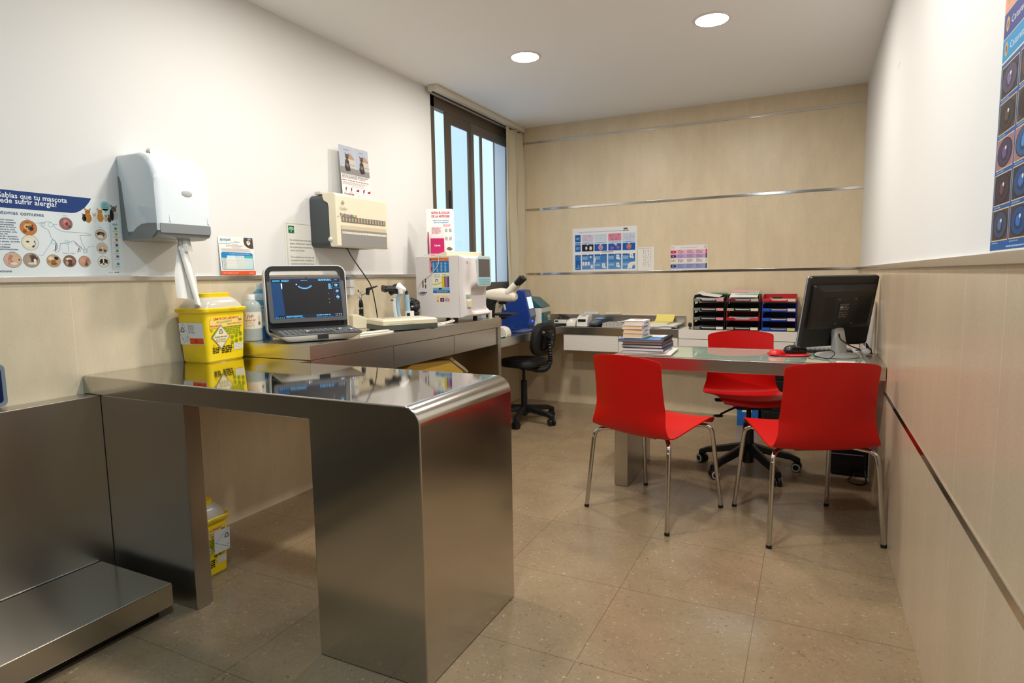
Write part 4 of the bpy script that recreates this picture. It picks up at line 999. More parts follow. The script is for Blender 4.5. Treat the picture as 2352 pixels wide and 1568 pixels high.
w.text('DESCOGERM', -.008, .068, .0075, (44, 56, 80), 3, w=.034, bold=.02); w.words(-.02, .004, .045, .060, 12, (90, 110, 116), 2, seed=8)
part('paper_label', m, b2)

# ---- portable ultrasound
us = thing('ultrasound_laptop', 'portable ultrasound machine with lit dark screen and carry handle on the counter', 'ultrasound', (.392, 2.212, CT), math.radians(57.3))
# local frame: +x to the right of the keyboard, -y towards the operator
M_UW = mat((226, 222, 212), .35); M_UG = mat((70, 72, 74), .35); M_UD = mat((34, 36, 39), .4)
m = MB()
m.loft([[(x, y, z) for x, y in rrect(w_, l_, .02, 4, 0, cy)] for w_, l_, cy, z in ((.26, .20, .02, .001), (.30, .235, .005, .006), (.375, .272, -.008, .030), (.378, .276, -.008, .036))], M_UW)
part('base', m, us, 'white tapered base')
m = MB()
m.loft([[(x, y, z + (y + .14) * .06) for x, y in rrect(w_, l_, .016, 4, 0, -.008)] for w_, l_, z in ((.378, .276, .0345), (.380, .278, .038), (.374, .272, .041))], mat((52, 54, 56), .4))
part('keyboard_deck', m, us)
m = MB(); R = random.Random(4)
dk_z = lambda y: .0412 + (y + .14) * .06
for i in range(15):
    for j in range(5):
        if abs(i - 7) < 3 and j < 2: continue
        x = -.165 + .0236 * i; y = -.118 + .030 * j
        m.box((x - .009, y - .010, dk_z(y) - .001), (x + .009, y + .010, dk_z(y) + .0015), mat((122, 124, 122), .45), .001)
kb = part('keys', m, us)
for n_, (x, y) in enumerate(((-.06, -.085), (.10, -.06), (.145, -.095))):
    part('rotary_knob', MB().lathe([(0, .010), (.014, .010), (.017, .006), (.017, 0)], mat((150, 150, 168), .25, .7), 24, M=Matrix.Translation((x, y, dk_z(y)))), us, 'silver rotary knob')
m = MB(); m.box((-.025, -.1485, .014), (.025, -.143, .034), M_UD, .003); part('front_latch', m, us)
# upright rear housing with the carry handle
m = MB(); outer = rrect(.392, .335, .042, 6, 0, .195); Mh = place((0, .138, 0), 0, math.radians(-4))
def frame(mb, w_, h_, cz, t, r, y0_, y1_, mm, M):
    o = rrect(w_, h_, r, 6, 0, cz); i_ = rrect(w_ - 2 * t, h_ - 2 * t, max(.004, r - t), 6, 0, cz)
    b = bmesh.new(); n = len(o)
    V = [[b.verts.new((p[0], y, p[1])) for p in q] for q in (o, i_) for y in (y0_, y1_)]
    for k in range(n):
        q = (k + 1) % n
        for A, B in ((0, 1), (1, 3), (3, 2), (2, 0)): b.faces.new((V[A][k], V[A][q], V[B][q], V[B][k]))
    bmesh.ops.recalc_face_normals(b, faces=b.faces); mb._take(b, mm, M)
frame(m, .396, .352, .184, .005, .044, -.02, .03, M_UW, Mh)
frame(m, .386, .342, .184, .022, .040, -.018, .028, M_UD, Mh)
m.box((-.188, -.012, .03), (.188, .026, .285), M_UD, .004, M=Mh)
part('carry_handle', m, us)
# display
Md = place((0, .103, .078), 0, math.radians(-13))
m = MB(); m.prism(rrect(.374, .232, .016, 5, 0, .116), 1, -.010, .012, mat((78, 80, 82), .4), .003, M=Md)
sc_ = part('display', m, us)
a = Art(Md @ Vector((-.166, -.0102, .022)), Md.to_3x3() @ Vector((1, 0, 0)), Md.to_3x3() @ Vector((0, 0, 1)), Md.to_3x3() @ Vector((0, -1, 0)), .0003)
E_ = lambda c, s=.55: mat(c, .35, 0, .3, emit=s)
SW, SH = .332, .196
a.rect(0, 0, SW, SH, E_((24, 23, 25), .3), 1); a.poly([(0, SH), (SW * .135, SH - .018), (SW * .155, .017), (SW * .03, 0), (0, 0)], E_((12, 52, 92)), 2); a.rect(0, SH - .018, SW, SH, E_((16, 24, 52)), 2)
a.poly([(.02, 0), (SW, 0), (SW, .016), (.02, .016)], E_((18, 28, 48), .4), 2)
def etext(tx, u, v, h, c, l, w=None):
    vs, fs, xm, xn = text_shape(tx, .02); k = h / .7; kx = k if w is None else w / (xm - xn); mi_ = a.mb.mi(E_(c, .9))
    V = [a.mb.bm.verts.new(a.P(u + (x - xn) * kx, v + y * k, l)) for x, y in vs]
    for f in fs:
        try: a.mb.bm.faces.new([V[i] for i in f]).material_index = mi_
        except ValueError: pass
etext('zoncare', .006, SH - .012, .008, (70, 190, 220), 4, .034)
BLU = (90, 170, 220)
for (u0, v0, u1, v1, n_, sd_) in ((.048, SH - .014, .085, SH - .004, 2, 1), (.14, SH - .011, .18, SH - .007, 1, 2), (.225, SH - .013, .29, SH - .002, 2, 3), (.305, SH - .009, .318, SH - .005, 1, 4), (.272, SH - .055, .288, SH - .026, 6, 5), (.055, .005, .15, .013, 2, 6), (.2, .007, .275, .014, 1, 7)):
    a.words(u0, v0, u1, v1, n_, E_(BLU, .8), 4, seed=sd_)
for u0, u1 in ((.053, .076), (.085, .108), (.117, .14), (.198, .222), (.228, .252), (.258, .28)): a.rect(u0, .0012, u1, .0026, E_((40, 130, 200), 1), 4)
for k in range(5): a.ell(.008 + .009 * k, .004, .0022, .0022, E_(BLU, .8), 4, 8)
for k in range(4):
    for q in range(2): a.ell(.296 + .0085 * k, .005 + .008 * q, .0016, .0016, E_((190, 210, 220), .8), 4, 8)
a.ring(.156, SH - .002, .050, .0045, E_((90, 150, 205), .8), 4, 16, 228, 316); a.ring(.156, SH - .002, .0455, .004, E_((40, 80, 130), .8), 4, 16, 228, 316); a.ell(.117, SH - .028, .003, .003, E_((220, 230, 235), 1), 4, 12)
a.poly([(.044, SH - .022), (.050, SH - .022), (.049, SH - .046), (.047, SH - .052), (.044, SH - .04)], E_((170, 220, 235), 1), 4)
a.ring(.165, .165, .118, .0008, E_((40, 38, 42), .3), 3, 30, 215, 325)
for k in range(3):
    v = SH - .048 - .031 * k; u = .294 + .002 * k
    a.rect(u - .0012, v - .0012, u + .0352, v + .0272, E_((40, 120, 190) if k == 0 else (24, 60, 110), .8), 3); a.rect(u, v, u + .034, v + .026, E_((14, 16, 26), .3), 4)
    a.blob(u + .017, v + .013, .010, .009, E_((120, 180, 200), .6), 5, 40 + k, 12, .5); a.blob(u + .016, v + .012, .005, .004, E_((40, 60, 80), .5), 6, 50 + k, 10, .5)
for v in (.118, .09, .072): a.ell(.27, v, .0014, .0014, E_((190, 220, 230), .8), 4, 8)
part('screen', a.mb, sc_, 'lit dark blue and black scan screen')
part('camera_dot', MB().lathe([(0, .0006), (.003, .0006), (.0032, 0)], M_BLACKG, 12, M=Md @ Matrix.Translation((0, -.0102, .223)) @ Matrix.Rotation(PI / 2, 4, 'X')), us)

# ---- white probe cable lying on the counter
m = MB(); zc = CT + .0045
M_CBL = mat((222, 216, 200), .4)
m.tube([(.515, 2.385, zc), (.53, 2.46, zc), (.545, 2.55, zc), (.535, 2.63, zc), (.51, 2.64, zc), (.495, 2.58, zc), (.49, 2.50, zc), (.475, 2.44, zc)], .0042, M_CBL, 8, smooth=8)
m.tube([(.50, 2.40, zc + .008), (.52, 2.48, zc + .008), (.53, 2.56, zc + .008), (.52, 2.615, zc + .008), (.50, 2.60, zc + .008), (.485, 2.52, zc + .008), (.46, 2.46, zc + .006)], .0042, M_CBL, 8, smooth=8)
single('probe_cable', m, 'looped cream cable lying on the counter beside the ultrasound machine', 'cable')

# ---- otoscope on its cream charger
oc = thing('otoscope_charger', 'small cream sloped charging base on the counter behind the grey and cream box', 'charger', (.16, 2.84, CT), math.radians(58))
m = MB(); m.prism([(-.075, 0), (.07, 0), (.07, .030), (.062, .036), (-.045, .082), (-.068, .080), (-.075, .072)], 1, -.045, .045, M_CREAM, .006, M=Matrix.Rotation(PI, 4, 'Z') @ Matrix.Rotation(PI, 4, 'Z'))
part('housing', m, oc)
sl_ = math.atan2(.046, .107)
m = MB(); m.prism(rrect(.09, .055, .01, 4), 2, -.002, .0015, mat((176, 174, 166), .4), M=Matrix.Translation((.01, 0, .0600)) @ Matrix.Rotation(sl_, 4, 'Y')); part('well_plate', m, oc)
m = MB(); m.box((-.02, -.015, .071), (.0, .012, .079), M_BLACK, .002, M=None); part('charge_contact', m, oc)
ot = thing('otoscope', 'black handled otoscope with angled black speculum standing in the cream charger', 'otoscope', (.075, 2.93, CT + .045), math.radians(28))
m = MB(); m.lathe([(0, 0), (.0125, 0), (.0135, .01), (.0135, .075), (.0135, .09), (.011, .105), (.007, .118), (0, .118)], M_BLACKG, 24); part('handle', m, ot)
m = MB(); m.lathe([(.0137, .060), (.0139, .062), (.0139, .068), (.0137, .070)], M_CHROME, 24); part('ring', m, ot)
m = MB(); m.lathe([(.0065, .116), (.0085, .122), (.0085, .135), (.005, .142), (.004, .165), (0, .165)], M_CHROME, 20)
m.tube([(0, 0, .14), (.025, 0, .152), (.04, 0, .158)], .0035, M_CHROME, 10); m.tube([(0, 0, .165), (.02, .004, .170)], .0012, M_CHROME, 6)
part('neck', m, ot)
m = MB(); m.cone((.042, 0, .146), (.046, 0, .185), .011, .013, M_BLACK, 20); m.cone((.046, 0, .178), (.072, 0, .188), .0115, .0062, M_BLACK, 20); m.cone((.070, 0, .187), (.105, 0, .198), .0064, .0030, M_BLACK, 20); part('speculum', m, ot)
m = MB(); m.box((-.016, -.004, .162), (-.010, .004, .178), M_BLACK, .002); m.tube([(-.013, 0, .165), (0, 0, .162)], .0015, M_CHROME, 6); part('lens_cover', m, ot)

# ---- cream and grey flat device
fd = thing('recorder_box', 'flat cream device with dark grey-green underside on the counter', 'medical device', (.445, 2.835, CT), math.radians(60))
m = MB(); m.box((-.165, -.125, .004), (.165, .125, .034), mat((70, 78, 72), .45), .005); part('lower_shell', m, fd)
m = MB(); m.loft([[(x, y, z) for x, y in rrect(w_, l_, r_, 4, 0, cy)] for w_, l_, r_, cy, z in ((.33, .25, .008, 0, .0342), (.33, .25, .010, 0, .056), (.316, .236, .014, 0, .063))], M_CREAM); part('upper_shell', m, fd)
m = MB(); m.box((-.11, -.02, .0625), (.10, .085, .0645), mat((196, 190, 166), .5), .001); m.box((-.10, .01, .0640), (.0, .075, .0655), mat((150, 162, 160), .3), .0005); part('display_window', m, fd)
m = MB(); R = random.Random(3)
for i in range(5):
    for j in range(2): m.box((.015 + .017 * i, .02 + .028 * j, .0642), (.027 + .017 * i, .036 + .028 * j, .0668), mat((222, 218, 206), .45), .001)
part('buttons', m, fd)
m = MB(); m.box((-.13, -.1262, .040), (.02, -.1248, .0415), mat((170, 160, 134), .5)); part('paper_slot', m, fd)
m = MB()
for x in (-.14, .14):
    for y in (-.10, .10): m.box((x - .012, y - .012, 0), (x + .012, y + .012, .005), M_BLACK, .001)
for k, (x, y) in enumerate(((-.14, -.10), (.14, -.10), (-.14, .10), (.14, .10))):
    part('rubber_foot', MB().box((x - .012, y - .012, 0), (x + .012, y + .012, .005), M_BLACK, .001), fd)
m.bm.free()

# ---- hand-held slit lamp on its charging stand
M_LBL = mat((146, 178, 194), .4)
sl = thing('slit_lamp', 'white and pale blue hand-held slit lamp with black binocular head on its stand', 'slit lamp', (.212, 3.10, CT), math.radians(0))
m = MB(); m.prism(rrect(.16, .09, .02, 5, .02, .03), 2, 0, .016, M_LBL, .004); m.cyl((.07, .04, .016), (.07, .04, .082), .028, M_WHITE, 28); part('stand', m, sl)
m = MB(); m.box((.072, .008, .052), (.092, .014, .072), M_BLACK, .001); part('stand_display', m, sl)
m = MB(); m.cyl((.055, .045, .08), (.048, .045, .185), .0155, M_LBL, 20); m.cyl((.048, .045, .185), (.047, .045, .21), .008, M_BLACK, 14); part('lamp_tube', m, sl)
m = MB(); tl = [(0.010, .0, .014), (-.004, 0, .08), (-.012, 0, .14), (-.008, 0, .168)]
m.tube([(p[0], p[1], p[2]) for p in tl], .018, M_WHITE, 20, smooth=6); part('grip', m, sl)
m = MB(); m.tube([(.030, .0, .014), (.014, 0, .08), (.010, 0, .14), (.022, 0, .18), (.034, 0, .205)], lambda t: .0125 - .002 * t, M_LBL, 16, smooth=6); part('grip_spine', m, sl)
m = MB(); m.box((-.027, -.0195, .150), (-.008, -.016, .156), M_BLACK); part('switch', m, sl)
m = MB(); m.cone((.012, .010, .232), (.062, .016, .214), .031, .010, M_WHITE, 24); m.cone((.03, .008, .222), (.036, .004, .19), .022, .014, M_WHITE, 18); part('mirror_head', m, sl, 'white rounded head')
m = MB(); m.sphere((.0, .01, .222), .036, M_BLACK, (1.05, .9, .9)); m.cone((.0, -.012, .215), (-.025, -.03, .19), .02, .012, M_BLACK, 16)
hd = part('binocular_body', m, sl)
for dx, dy, dz in ((-.035, .03, .0), (.012, -.012, -.004)):
    p0 = Vector((dx, dy - .01, .225 + dz)); p1 = p0 + Vector((-.045, -.055, .002))
    m = MB(); m.cone(p0, p1, .018, .0165, M_BLACK, 22); m.cone(p1 - (p1 - p0) * .25, p1, .0205, .0205, M_BLACKG, 22); part('eyepiece', m, hd)

# ---- dark cable pouch by the wall
m = MB(); R = random.Random(9)
for k in range(5): m.sphere((.235 + R.uniform(-.012, .012), 3.262 + R.uniform(-.01, .01), CT + .036 + .022 * k), .034, mat((26, 24, 25), .6), (1, 1, .8), 14)
pch = thing('cable_pouch', 'dark pouch crammed with black cables between slit lamp and analyser', 'pouch', (.235, 3.262, CT))
part('bag', m, pch, world=True)
for k in range(4):
    m = MB(); z = CT + .07 + .03 * k; m.tube([(.20 + .01 * k, 3.24, z - .02), (.23, 3.222 + .004 * k, z), (.262, 3.24, z - .01), (.245, 3.28, z - .02)], .004, mat(((40, 38, 40), (90, 30, 30), (30, 30, 34), (60, 60, 62))[k], .5), 8, smooth=6); part('cable', m, pch, world=True)
m = MB(); m.sphere((.245, 3.232, CT + .105), .016, M_CREAM, (1, .8, .6), 12); part('pale_connector', m, pch, world=True)
m = MB(); m.box((.245, 3.205, CT + .001), (.285, 3.235, CT + .045), mat((60, 58, 56), .4), .006); part('plug_block', m, pch, world=True)

# ---- haematology analyser
M_AN = mat((222, 216, 214), .42); M_TQ = mat((186, 206, 206), .35)
an = thing('blood_analyser', 'large white blood analyser with grey screen on the right end of the counter', 'analyser', (.39, 3.50, CT))
AX0, AX1, AY0, AY1, AZ0, AZ1 = .205, .492, 3.33, 3.685, CT + .030, 1.330
m = MB(); m.prism([(AX0, AY0), (AX1, AY0), (AX1 + .035, AY0 + .01), (AX1 + .035, AY1 - .01), (AX1, AY1), (AX0, AY1)], 2, AZ0, AZ1, M_AN, .004)
part('cabinet', m, an, world=True)
# front fascia: left column with a soft waist, screen head and sample bay
m = MB()
def fas(u, v):
    y = AY0 + .008 + (AY1 - AY0 - .016) * u; z = AZ0 + .004 + (AZ1 - AZ0 - .006) * v
    xb = AX1 + .036
    col = math.exp(-((u - .15) / .12) ** 2)
    waist = math.exp(-((v - .52) / .22) ** 2)
    head = 1 / (1 + math.exp(-(u - .31) * 45)) * 1 / (1 + math.exp(-(v - .50) * 50))
    foot = (1 / (1 + math.exp(-(u - .31) * 40))) * (1 / (1 + math.exp((v - .09) * 60)))
    bay = (1 / (1 + math.exp(-(u - .35) * 55))) * (1 / (1 + math.exp((u - .94) * 60))) * (1 / (1 + math.exp((v - .46) * 50))) * (1 / (1 + math.exp(-(v - .11) * 60)))
    edge = min(1, u / .06, (1 - u) / .06, v / .03 + .3, (1 - v) / .04 + .0)
    x = xb + .030 * max(0, edge) ** .5 * (1 - .0 * waist) + col * .016 * (1 - waist * .9) + head * .030 * (0.6 + .4 * math.sin(v * PI)) + foot * .022 - bay * .062
    return (x, y, z)
m.grid(fas, 60, 70, M_AN)
m.box((AX1 + .02, AY0 + .008, AZ0 + .004), (AX1 + .037, AY1 - .008, AZ1 - .002), M_AN)
part('front_fascia', m, an, world=True)
hx = AX1 + .036 + .030 + .030
m = MB(); ty0, ty1, tz0, tz1 = 3.468, 3.660, 1.128, AZ1 - .002
m.prism(rrect(ty1 - ty0, tz1 - tz0, .03, 6, (ty0 + ty1) / 2, (tz0 + tz1) / 2), 0, hx - .016, hx + .002, M_TQ, .005)
scb = part('screen_surround', m, an, 'pale turquoise screen surround', world=True)
m = MB(); m.box((hx + .001, ty0 + .018, 1.19), (hx + .0035, ty1 - .022, AZ1 - .022), mat((92, 86, 84), .3), .002); part('screen', m, scb, world=True)
m = MB()
for i in range(5):
    for j in range(3): m.box((hx + .001, ty0 + .020 + .030 * i, 1.142 + .0145 * j), (hx + .004, ty0 + .047 + .030 * i, 1.1535 + .0145 * j), mat((136, 186, 196), .4), .001)
part('keypad', m, scb, world=True)
m = MB(); m.box((AX1 + .064, 3.362, 1.058), (AX1 + .083, 3.408, 1.082), mat((166, 178, 170), .35), .002); part('button_panel', m, an, world=True)
m = MB(); m.loft([[(AX1 + .066 + d, y, z) for y, z in rrect(.046 - i_, .052 - i_, .008, 4, 3.386, 1.022)] for d, i_ in ((0, 0), (.020, 0), (.026, .008))], M_CREAM); part('printer_door', m, an, 'cream printer door', world=True)
m = MB(); m.cyl((AX0 + .05, AY0 + .05, CT), (AX0 + .05, AY0 + .05, AZ0 + .002), .016, M_BLACK, 16)
for x, y in ((AX0 + .05, AY0 + .05), (AX1 - .02, AY0 + .05), (AX0 + .05, AY1 - .05), (AX1 - .02, AY1 - .05)):
    part('rubber_foot', MB().cyl((x, y, CT), (x, y, AZ0 + .002), .016, M_BLACK, 16), an, world=True)
m.bm.free()
a = Art((0, AY0, 0), (1, 0, 0), (0, 0, 1), (0, -1, 0), .0008)
lx0, lx1 = .315, .462
ORG = (240, 128, 50); BLU2 = (22, 116, 186)
a.rect(lx0, 1.222, lx1, 1.318, BLU2, 1); a.rect(lx0, 1.298, lx1, 1.318, ORG, 2); a.poly([(lx0, 1.222), (lx0 + .018, 1.222), (lx0 + .012, 1.25), (lx0 + .017, 1.27), (lx0 + .01, 1.298), (lx0, 1.298)], (226, 130, 140), 3)
a.words(lx0 + .015, 1.303, lx1 - .045, 1.314, 2, (150, 60, 20), 3); a.text('Cardalis', lx1 - .042, 1.304, .008, (120, 40, 20), 3, w=.036); a.blob(lx0 + .01, 1.308, .006, .008, (70, 40, 90), 4, 3)
for k in range(4): a.words(lx0 + .024 + .03 * k, 1.228, lx0 + .040 + .03 * k, 1.288, 9, (206, 222, 232), 3, seed=k, fill=.4)
for k in range(3): a.line([(lx0 + .02, 1.243 + .018 * k), (lx1 - .004, 1.243 + .018 * k)], .0006, (150, 196, 224), 3)
a.rect(lx0 + .020, 1.075, lx1 + .002, 1.2215, (232, 230, 214), 1)
a.text('Trainervet', lx0 + .095, 1.206, .008, (40, 44, 50), 3, w=.028, bold=.015); a.words(lx0 + .125, 1.208, lx1 - .002, 1.212, 1, (170, 190, 140), 2)
a.words(lx0 + .03, 1.19, lx0 + .085, 1.214, 3, (170, 180, 170), 2, seed=4)
a.ring(lx0 + .052, 1.170, .012, .005, (84, 62, 40), 3, 14, 0, 180); a.words(lx0 + .038, 1.163, lx0 + .066, 1.168, 1, (60, 50, 40), 3)
a.poly([(lx0 + .02, 1.146), (lx0 + .045, 1.142), (lx0 + .088, 1.156), (lx0 + .090, 1.164), (lx0 + .05, 1.152), (lx0 + .02, 1.153)], (196, 200, 30), 3)
for k, c in enumerate(((190, 200, 50), (244, 176, 30), (20, 110, 80), (232, 90, 110), (30, 110, 190), (70, 40, 110))): a.rect(lx0 + .091 + .0093 * k, 1.128, lx0 + .1 + .0093 * k, 1.198, c, 3)
a.poly([(lx0 + .085, 1.196), (lx1 + .002, 1.203), (lx1 + .002, 1.208), (lx0 + .085, 1.199)], (206, 206, 40), 4)
a.rect(lx0 + .022, 1.092, lx1 + .002, 1.126, (120, 170, 214), 2); a.rect(lx0 + .022, 1.092, lx1 + .002, 1.108, (30, 100, 170), 3)
a.poly([(lx0 + .065, 1.118), (lx0 + .067, 1.124), (lx0 + .085, 1.124), (lx0 + .09, 1.129), (lx0 + .088, 1.118), (lx0 + .086, 1.110), (lx0 + .083, 1.116), (lx0 + .072, 1.116), (lx0 + .069, 1.109)], (30, 26, 28), 4)
for k in range(8): a.ell(lx0 + .055 + .0105 * k, 1.100, .0045, .0045, ((200, 190, 110), (150, 180, 90))[k % 2], 4, 10)
a.rect(lx0 + .046, 1.032, lx1 + .002, 1.071, (246, 216, 170), 1); a.rect(lx0 + .075, 1.036, lx0 + .105, 1.060, (30, 50, 120), 2); a.rect(lx0 + .108, 1.036, lx1 - .002, 1.060, (150, 180, 214), 2)
for u in (.09, .118, .138): a.ell(lx0 + u, 1.048, .006, .006, (220, 120, 90), 3, 14)
a.words(lx0 + .09, 1.063, lx1 - .012, 1.069, 1, (226, 110, 40), 2); a.words(lx0 + .05, 1.05, lx0 + .07, 1.069, 3, (240, 160, 80), 2); a.blob(lx0 + .056, 1.041, .006, .006, (90, 56, 36), 3, 4)
part('side_stickers', a.mb, an, 'coloured stickers on the side', world=True)
m = MB()
for x0_, z0_, z1_ in ((AX0 + .055, 1.128, 1.178), (AX0 + .075, 1.158, 1.186), (AX0 + .075, 1.122, 1.148)): m.box((x0_ - .004, AY0 - .002, z0_), (x0_ + .004, AY0 + .001, z1_), mat((80, 70, 68), .4), .001)
m.cyl((AX0 + .078, AY0 + .001, 1.095), (AX0 + .078, AY0 - .002, 1.095), .004, M_BLACK, 12)
part('port_row', m, an, world=True)
a = Art((AX1 + .0835, 0, 0), (0, 1, 0), (0, 0, 1), (1, 0, 0), .001)
a.poly([(3.358, 1.292), (3.364, 1.292), (3.372, 1.280), (3.366, 1.276)], (60, 70, 150), 1); a.text('vet', 3.376, 1.277, .012, (190, 200, 60), 1, w=.03)
part('maker_mark', a.mb, an, world=True)
m = MB(); m.tube([(.30, 3.36, AZ1 + .014), (.39, AY0 + .006, AZ1 + .010), (.393, AY0 - .010, AZ1 - .01), (.385, AY0 - .009, 1.27), (.33, AY0 - .008, 1.215), (.26, AY0 - .008, 1.17), (.226, AY0 - .008, 1.125), (.228, AY0 - .009, 1.098), (.245, AY0 - .010, 1.094)], .0022, mat((206, 200, 190), .4), 8, smooth=8)
m.cone((.242, AY0 - .010, 1.094), (.272, AY0 - .010, 1.094), .005, .0065, mat((104, 90, 150), .4), 12); m.cone((.272, AY0 - .010, 1.094), (.280, AY0 - .008, 1.094), .004, .004, mat((60, 56, 80), .4), 12)
m.tube([(.27, 3.40, AZ1 + .006), (.25, 3.37, AZ1 + .006), (.29, 3.345, AZ1 + .008), (.34, 3.36, AZ1 + .007), (.33, 3.40, AZ1 + .010)], .0025, mat((206, 200, 190), .4), 8, smooth=6)
single('mouse_cable', m, 'thin white cable with purple plug looping down the analyser side', 'cable')
# keyboard leaning on top
kt = thing('cream_keyboard', 'slim cream keyboard lying on top of the white analyser', 'keyboard', (.428, 3.518, AZ1 + .001), math.radians(70))
m = MB(); m.prism([(-.055, 0), (.055, 0), (.055, .012), (-.05, .026), (-.055, .024)], 0, -.15, .15, M_CREAM, .003); part('casing', m, kt)
m = MB()
for i in range(14):
    for j in range(4):
        y = -.036 + .0225 * j; z = .0236 - (y + .05) * .133
        m.box((-.138 + .0198 * i, y - .009, z - .001), (-.138 + .0198 * i + .0175, y + .009, z + .005), mat((214, 206, 182), .5), .001)
part('keys', m, kt)
# leaflet stand
ls_ = thing('leaflet_stand', 'white and magenta leaflet holder standing on the analyser against the window', 'leaflet holder', (.252, 3.57, AZ1 + .001), math.radians(33))
MG = (190, 16, 96)
m = MB(); m.prism(rrect(.165, .262, .012, 5, 0, .131), 1, 0, .003, M_PAPER, M=Matrix.Rotation(math.radians(-9), 4, 'X')); bmesh.ops.scale(m.bm, vec=(1.14, 1.14, 1.27), verts=m.bm.verts); part('backboard', m, ls_)
Mq = Matrix.Rotation(math.radians(-9), 4, 'X').to_3x3()
a = Art((-.0825, 0, 0), (1, 0, 0), Mq @ Vector((0, 0, 1)), Mq @ Vector((0, -1, 0)), .0006)
a.text('ALIVIA EL DOLOR', .086, .236, .012, (196, 24, 84), 3, w=.112, align='c', bold=.03); a.text('DE LA ARTROSIS', .086, .216, .012, (196, 24, 84), 3, w=.108, align='c', bold=.03)
a.text('Hable con su veterinario', .088, .196, .0065, (50, 150, 200), 3, w=.095, align='c', bold=.02); a.text('sobre los tratamientos', .088, .185, .0065, (50, 150, 200), 3, w=.09, align='c', bold=.02)
a.words(.10, .165, .15, .178, 3, (220, 120, 150), 2)
for q in range(2): a.words(.11, .135 - .045 * q, .128, .155 - .045 * q, 4, (130, 120, 120), 2, seed=q); a.words(.134, .135 - .045 * q, .152, .155 - .045 * q, 4, (130, 120, 120), 2, seed=q + 3)
a.blob(.135, .045, .022, .012, (110, 90, 80), 2, 5, 14, .5)
bmesh.ops.scale(a.mb.bm, vec=(1.14, 1.14, 1.27), verts=a.mb.bm.verts); part('backboard_print', a.mb, ls_)
m = MB(); m.box((-.060, -.046, .0), (.020, -.014, .098), mat(MG, .4), .002); m.box((-.056, -.040, .004), (.016, -.020, .160), M_PAPER, .001); bmesh.ops.scale(m.bm, vec=(1.14, 1.14, 1.27), verts=m.bm.verts); part('leaflet_pocket', m, ls_, 'magenta pocket of leaflets')
a = Art((-.06, -.046, 0), (1, 0, 0), (0, 0, 1), (0, -1, 0), .0006); a.text('Librela', .04, .055, .010, (244, 224, 232), 3, w=.034, align='c', bold=.02)
bmesh.ops.scale(a.mb.bm, vec=(1.14, 1.14, 1.27), verts=a.mb.bm.verts); part('pocket_print', a.mb, ls_)
a2 = Art((-.056, -.040, .10), (1, 0, 0), (0, 0, 1), (0, -1, 0), .0006); a2.words(.006, .02, .06, .055, 5, (220, 130, 160), 2)
bmesh.ops.scale(a2.mb.bm, vec=(1.14, 1.14, 1.27), verts=a2.mb.bm.verts); part('leaflet_print', a2.mb, ls_)
m = MB(); m.prism([(-.002, 0), (.055, 0), (-.002, .17)], 0, -.07, -.062, mat((168, 16, 84), .5), .001, M=Matrix.Translation((-.018, .004, 0))); part('rear_strut', m, ls_)
# ---- little white tube by the analyser
single('sample_tube', MB().lathe([(0, 0), (.0125, 0), (.0135, .002), (.0135, .052), (.0125, .056), (0, .056)], mat((226, 220, 204), .4), 20), 'small cream plastic tube on the counter corner by the analyser', 'tube', (.535, 3.735, CT))
m = MB(); m.prism(rrect(.05, .06, .01, 4, .46, 3.745), 2, CT + .001, 1.24, mat((196, 204, 208), .2, alpha=.55), .004)
single('reagent_bottle', m, 'tall translucent grey bottle behind the right side of the analyser', 'bottle', (.46, 3.745, CT), world=True)
# black adapter and cable between box and analyser
m = MB(); m.cyl((.40, 3.20, CT + .017), (.45, 3.17, CT + .017), .016, M_BLACK, 18); m.cyl((.45, 3.17, CT + .017), (.462, 3.163, CT + .017), .017, mat((120, 118, 116), .3), 18)
single('black_connector', m, 'short black round connector lying behind the flat cream device', 'connector')
m = MB(); m.tube([(.42, 3.06, CT + .004), (.50, 3.12, CT + .004), (.535, 3.24, CT + .014), (.52, 3.27, CT + .02), (.49, 3.22, CT + .01), (.45, 3.12, CT + .004)], .0035, M_CBL, 8, smooth=8)
single('white_lead', m, 'short white lead looped on the counter in front of the analyser', 'cable')
m = MB(); m.prism(rrect(.10, .06, .004, 3), 2, 0, .008, mat((206, 206, 200), .5), .001); m.box((-.03, -.022, .008), (.03, .0, .0095), mat((46, 70, 90), .4))
single('test_kit_packet', m, 'flat pale packet on the counter edge before the analyser', 'packet', (.50, 3.10, CT + .0005), math.radians(62))
LT = 0.7458; DT = 0.7458                                       # a hair above the counter and desk tops
# ================================================================== on the low corner counter
# ---- microscope
mc = thing('microscope', 'cream and black laboratory microscope with twin eyepieces by the window', 'microscope', (.382, 4.19, LT), math.radians(7))
M_MW = mat((226, 218, 200), .35)
